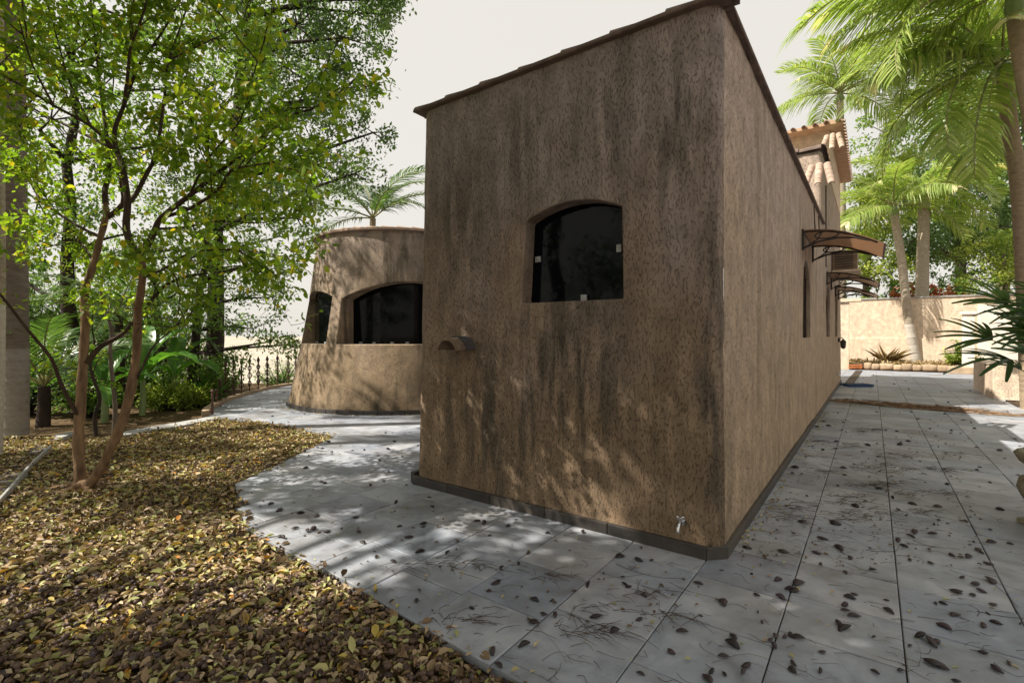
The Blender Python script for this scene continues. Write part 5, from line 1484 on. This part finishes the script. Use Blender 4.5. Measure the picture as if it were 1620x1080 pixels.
# undergrowth shrubs, each a thing
def shrub(label, base, w, h, mat, n, leaf=.09, cat='shrub', aspect=.5, name='shrub', up=.5, group=None):
    root = empty(name, base); tag(root, label, cat, group)
    b = MB(); tp = []
    for k in range(n):
        a = random.uniform(0, 6.28); rr = random.random()**.5
        tgt = Vector(base)+Vector((math.cos(a)*w*rr, math.sin(a)*w*rr*.8, h*random.uniform(.3, 1)*(1-.45*rr)))
        mid = Vector(base).lerp(tgt, .5)+Vector((random.gauss(0, .05), random.gauss(0, .05), .05))
        b.tube([Vector(base)+Vector((random.gauss(0, .05), random.gauss(0, .05), -.05)), mid, tgt], [.014, .009, .004], 4, cap=False)
        tp.append((tuple(tgt), tuple((tgt-mid).normalized()))); tp.append((tuple(mid.lerp(tgt, .5)), tuple((tgt-mid).normalized())))
    b.build('stems', M['dark_bark'], root)
    crown_from_tips('crown', tp, 16, .30, leaf, mat, LEAF6 if n < 60 else LEAF2, root, aspect, -.15+up*.2)
    return root
shrub('pale yellow-green shrub left of the fence behind the border', gz(P(262, 652, 10.2), -.05), .7, .8, M['leaf_yellow'], 26, .10)
shrub('low bright fern-like clump beside the fence end', gz(P(300, 652, 10.4), -.05), .5, .75, M['leaf_yellow'], 24, .16, aspect=.16)
shrub('low grassy clump at the end of the flagstone border', gz(P(322, 650, 10.8), -.05), .4, .7, M['banana'], 22, .22, aspect=.12)
shrub('dark bush behind the first banana plant', gz(P(205, 655, 11.2), -.05), 1.0, 1.7, M['leaf_mid'], 50, .11)
shrub('leafy bush right of the crooked sapling', gz(P(140, 668, 9.4), -.05), .8, 1.1, M['leaf_mid'], 36, .11)
shrub('dark bush between the royal palm and the feather palm', gz(P(45, 672, 9.6), -.05), .9, 1.5, M['leaf_dark'], 44, .11)
shrub('mid-green bush behind the iron fence', gz(P(315, 640, 12.6), -.1), 1.2, 1.9, M['leaf_mid'], 60, .11)
shrub('straggling bush at the left end of the fence', gz(P(345, 632, 13.4), -.2), .8, 1.4, M['leaf_mid'], 40, .10)
shrub('clipped dark hedge just beyond the fence beside the round room', gz(P(445, 612, 16.2), -.4), .95, 1.35, M['leaf_mid'], 80, .07)
shrub('light bush far behind the banana plants', gz(P(250, 640, 14.5), -.1), 1.8, 4.0, M['leaf_mid'], 110, .13)
shrub('wide dark bush far behind the low feather palm', gz(P(110, 655, 13.0), -.1), 1.9, 4.4, M['leaf_dark'], 120, .13)
shrub('dark bush left of the wide bush behind the feather palm', gz(P(62, 655, 12.6), -.1), 1.3, 4.0, M['leaf_dark'], 90, .12)
shrub('tall leafy bush behind the trunks of the twin-stemmed tree', gz(P(185, 650, 13.6), -.1), 1.8, 4.2, M['leaf_mid'], 110, .13)
shrub('tall bush filling the gap at the far left', gz(P(5, 665, 12.0), -.1), 1.9, 4.2, M['leaf_dark'], 110, .13)

# ------------------------------------------------------------------ trees and shrubs, right
make_tree('broad_tree', 'broad dark green tree behind the boundary wall', gz(P(1520, 540, 31)), blobs([(1420, 300, 60), (1500, 260, 70), (1560, 330, 70), (1480, 370, 60), (1600, 260, 70), (1560, 200, 60), (1440, 380, 45), (1540, 400, 50), (1620, 360, 60)], 31, 1.5), M['leaf_dark'], .24, 4.0, 120, 1.0, .4, M['grey_bark'], top=P(1520, 260, 31))
make_tree('yellow_green_tree', 'yellow-green tree beside the eave behind the tall palm', gz(P(1365, 540, 29)), blobs([(1360, 300, 45), (1385, 350, 40), (1350, 370, 35), (1400, 270, 40), (1375, 410, 35), (1355, 430, 30), (1410, 430, 30)], 29, 1.0), M['leaf_yellow'], .2, 5.5, 120, .8, .25, M['grey_bark'], top=P(1370, 320, 29))
make_tree('light_tree', 'light green tree above the right end of the boundary wall', gz(P(1585, 540, 27)), blobs([(1560, 410, 50), (1600, 400, 50), (1630, 430, 50), (1540, 440, 30), (1590, 450, 30)], 27, .8), M['leaf_yellow'], .15, 6, 110, .7, .2, M['grey_bark'], top=P(1590, 410, 27))
make_tree('backdrop_tree', 'high hazy tree crown at the upper right behind the palm fronds', gz(P(1600, 540, 38)), blobs([(1480, 130, 70), (1560, 100, 80), (1640, 140, 80), (1600, 40, 70), (1520, 190, 60), (1400, 210, 40)], 38, 2), M['leaf_mid'], .30, 2.6, 120, 1.25, .45, M['grey_bark'], top=P(1570, 80, 38))
shrub('copper-red shrub showing above the wall between the two palms', gz(P(1436, 540, 26.4), 1.6), 1.2, 3.6, M['leaf_red'], 46, .26)
shrub('reddish shrub above the wall right of the straight palm', gz(P(1490, 540, 26.2), 1.6), 1.3, 3.3, M['leaf_red'], 44, .22)
shrub('light green bush over the wall by the awnings', gz(P(1385, 540, 26.6), 1.2), 1.4, 3.2, M['leaf_yellow'], 60, .2)
shrub('tangled light bush over the right end of the wall', gz(P(1550, 540, 25.0), 1.2), 1.8, 3.0, M['leaf_yellow'], 60, .18)
shrub('tall mid-green bush rising behind the wall left of the leaning palm', gz(P(1408, 540, 28.0), .8), 2.2, 5.2, M['leaf_mid'], 90, .24)
shrub('tall mid-green bush rising behind the wall between the red shrubs', gz(P(1465, 540, 28.4), .8), 2.4, 5.4, M['leaf_mid'], 100, .24)
shrub('tall dark bush behind the wall right of the reddish shrub', gz(P(1520, 540, 28.0), .8), 2.4, 5.2, M['leaf_mid'], 100, .24)
shrub('small yellow-green plant left of the white gate post', gz(P(1512, 570, 20.2), .1), .45, 1.5, M['leaf_yellow'], 20, .13)
shrub('small green plant right of the white gate post', gz(P(1546, 572, 19.4), .1), .35, .9, M['leaf_yellow'], 14, .12)
# dry spiky clump and dry ground cover below the palms
dc = gz(P(1404, 565, 23.0), .2)
root = empty('dry_spiky_plant', dc); tag(root, 'dry spiky straw-coloured plant at the foot of the leaning palm', 'plant')
n = 60; a = RNG.uniform(0, 6.28, n); el = RNG.uniform(.1, 1.0, n)
o = link('leaf_tuft', leaves_mesh('leaf_tuft', np.tile(np.array(dc), (n, 1)) + RNG.normal(0, .12, (n, 3))*np.array([1, 1, .1]), np.stack([np.cos(a)*np.cos(el), np.sin(a)*np.cos(el), np.sin(el)], 1), np.tile([0.1, 0, 1.], (n, 1)), 1.1*(.6+.5*RNG.random(n)), np.full(n, .07), RNG.random(n), LEAF2, M['leaf_dry']), root)
n = 2600; t = RNG.uniform(-1.2, 7.2, n); q = RNG.uniform(.25, 2.2, n)
pos = np.stack([pl0.x + NN.x*t + VV.x*q, pl0.y + NN.y*t + VV.y*q, .20+RNG.random(n)*.08], 1)
Ls = .22*(.5+.8*RNG.random(n))
tag(link('dry_ground_cover', leaves_mesh('dry_ground_cover', pos, rand_dirs(n)*np.array([1, 1, .5])+np.array([0, 0, .25]), rand_dirs(n)*.4+np.array([0, 0, 1]), Ls, Ls*.3, RNG.random(n), LEAF2, M['leaf_dry'])), 'dry straw and leaves covering the palm bed', 'ground cover', kind='stuff')
# strap-leaved lady palm in the urn
def strap_leaf(seed, nl, ll):
    rr = random.Random(seed); v, f, var = [], [], []
    b = MB(); b.tube([(0, 0, 0), (.2, 0, .03), (.42, 0, .02)], [.006, .005, .004], 5); v += b.v; f += b.f; var += [.6]*len(v)
    hub = Vector((.42, 0, .02))
    for k in range(nl):
        a = (k-(nl-1)/2)*R(150/nl) + rr.gauss(0, .05); L_ = ll*(1-.22*abs(k-(nl-1)/2)/(nl/2))*rr.uniform(.9, 1.08)
        d = Vector((math.cos(a), math.sin(a), .16)).normalized(); s_ = Vector((-math.sin(a), math.cos(a), 0)); n0 = len(v); K = 7; dr_ = rr.uniform(.25, .5); cv = .5+rr.gauss(0, .15)
        for i in range(K+1):
            t = i/K; w = .021*(math.sin(math.pi*min(.93, .12+.8*t))**.6); c = hub + d*L_*t + Vector((0, 0, -dr_*L_*t*t))
            v += [c-s_*w+Vector((0, 0, w*.35)), c, c+s_*w+Vector((0, 0, w*.35))]; var += [cv, cv+.1, cv]
        for i in range(K):
            for j in range(2): f.append((n0+i*3+j, n0+i*3+j+1, n0+i*3+j+4, n0+i*3+j+3))
    me = to_mesh('leaf', v, f, M['lady'], 180); at_ = me.attributes.new('var', 'FLOAT', 'POINT'); at_.data.foreach_set('value', np.clip(np.array(var), 0, 1).astype(np.float32)); return me
LP = [strap_leaf(1, 8, .46), strap_leaf(2, 6, .50), strap_leaf(3, 9, .42)]
lady = empty('lady_palm', up_+Vector((0, 0, .55))); tag(lady, 'dark glossy strap-leaved palm growing from the stone urn', 'plant')
for k in range(6):
    a = k*1.05; q0 = up_+Vector((.1*math.cos(a), .1*math.sin(a), .5)); q1 = q0+Vector((.10*math.cos(a), .10*math.sin(a), .62+.12*k)); 
    b = MB(); b.tube([q0, q0.lerp(q1, .5)+Vector((.01, 0, 0)), q1], [.014, .013, .011], 7); b.build('cane', M['dark_bark'], lady, 60)
    for j in range(5):
        az = random.uniform(0, 360) if j > 1 else random.uniform(140, 235); z = q1.z - .075*j
        o = link('leaf', LP[(k+j) % 3], lady); o.matrix_basis = Matrix.Translation(Vector((q1.x, q1.y, z))) @ Matrix.Rotation(R(az), 4, 'Z') @ Matrix.Rotation(R(-random.uniform(2, 58)), 4, 'Y') @ Matrix.Rotation(random.gauss(0, .3), 4, 'X') @ Matrix.Scale(random.uniform(.72, .98), 4)

# ------------------------------------------------------------------ unseen trees left of and behind the camera, added to dapple the light
make_tree('unseen_tree', 'tall unseen tree left of the camera, crown shaped to dapple the leaf bed', Vector((-9.2, 0.2, -.1)), [(Vector((-8.8, -.6, 7.0)), 1.7), (Vector((-7.6, .4, 6.9)), .9), (Vector((-6.8, .8, 7.0)), .9), (Vector((-5.6, 1.6, 7.2)), .9), (Vector((-6.4, 3.3, 7.3)), .75), (Vector((-5.9, 2.0, 7.3)), .65), (Vector((-7.4, .3, 6.7)), 1.0), (Vector((-6.2, .3, 7.5)), 1.5), (Vector((-8.9, .5, 7.2)), 0.8), (Vector((-9.4, 3.75, 7.1)), .5), (Vector((-8.4, 3.7, 7.0)), .5), (Vector((-7.4, 3.7, 7.0)), .5), (Vector((-6.6, 3.6, 6.9)), .5), (Vector((-10.6, 5.2, 6.5)), 1.2), (Vector((-6.1, 1.5, 7.4)), 0.6)], M['leaf_dark'], .16, 20, 95, .5, .26, M['dark_bark'], top=Vector((-8.4, .4, 7.6)))
make_tree('unseen_tree', 'wide unseen tree behind the camera, crown shaped to shade the terrace', Vector((-4.4, -2.4, -.1)), [(Vector((-3.65, 3.0, 7.3)), 1.25), (Vector((-2.6, 2.9, 6.9)), 1.5), (Vector((-3.4, 4.3, 7.6)), 1.3), (Vector((-5.4, 4.3, 7.4)), .6), (Vector((-4.7, 4.0, 7.5)), .7), (Vector((-4.7, 2.35, 7.4)), .6), (Vector((-5.9, 4.7, 7.6)), .7), (Vector((-2.4, 3.7, 7.8)), 1.2), (Vector((-1.6, 4.0, 7.4)), 1.2), (Vector((-1.6, 2.4, 7.4)), 1.2), (Vector((-2.0, 1.3, 6.6)), 1.7), (Vector((-3.6, -.6, 6.6)), 2.0), (Vector((-5.4, -1.0, 6.8)), 1.8), (Vector((-4.6, 1.3, 7.0)), 1.4), (Vector((-1.2, -.8, 7.0)), 1.8)], M['leaf_dark'], .16, 18, 95, .55, .26, M['dark_bark'], top=Vector((-3.6, 0.6, 7.2)))
make_tree('unseen_tree', 'unseen tree behind the camera on the left, added as dark reflection in the window', Vector((-8.0, -6.0, -.1)), [(Vector((-8.0, -6.0, 3.6)), 2.4), (Vector((-6.2, -6.6, 5.6)), 2.0), (Vector((-9.6, -4.6, 5.4)), 2.0), (Vector((-4.4, -6.8, 3.4)), 2.0), (Vector((-10.5, -2.4, 3.2)), 1.8)], M['leaf_dark'], .18, 7, 70, .7, .26, M['dark_bark'], top=Vector((-8, -6, 6.2)))
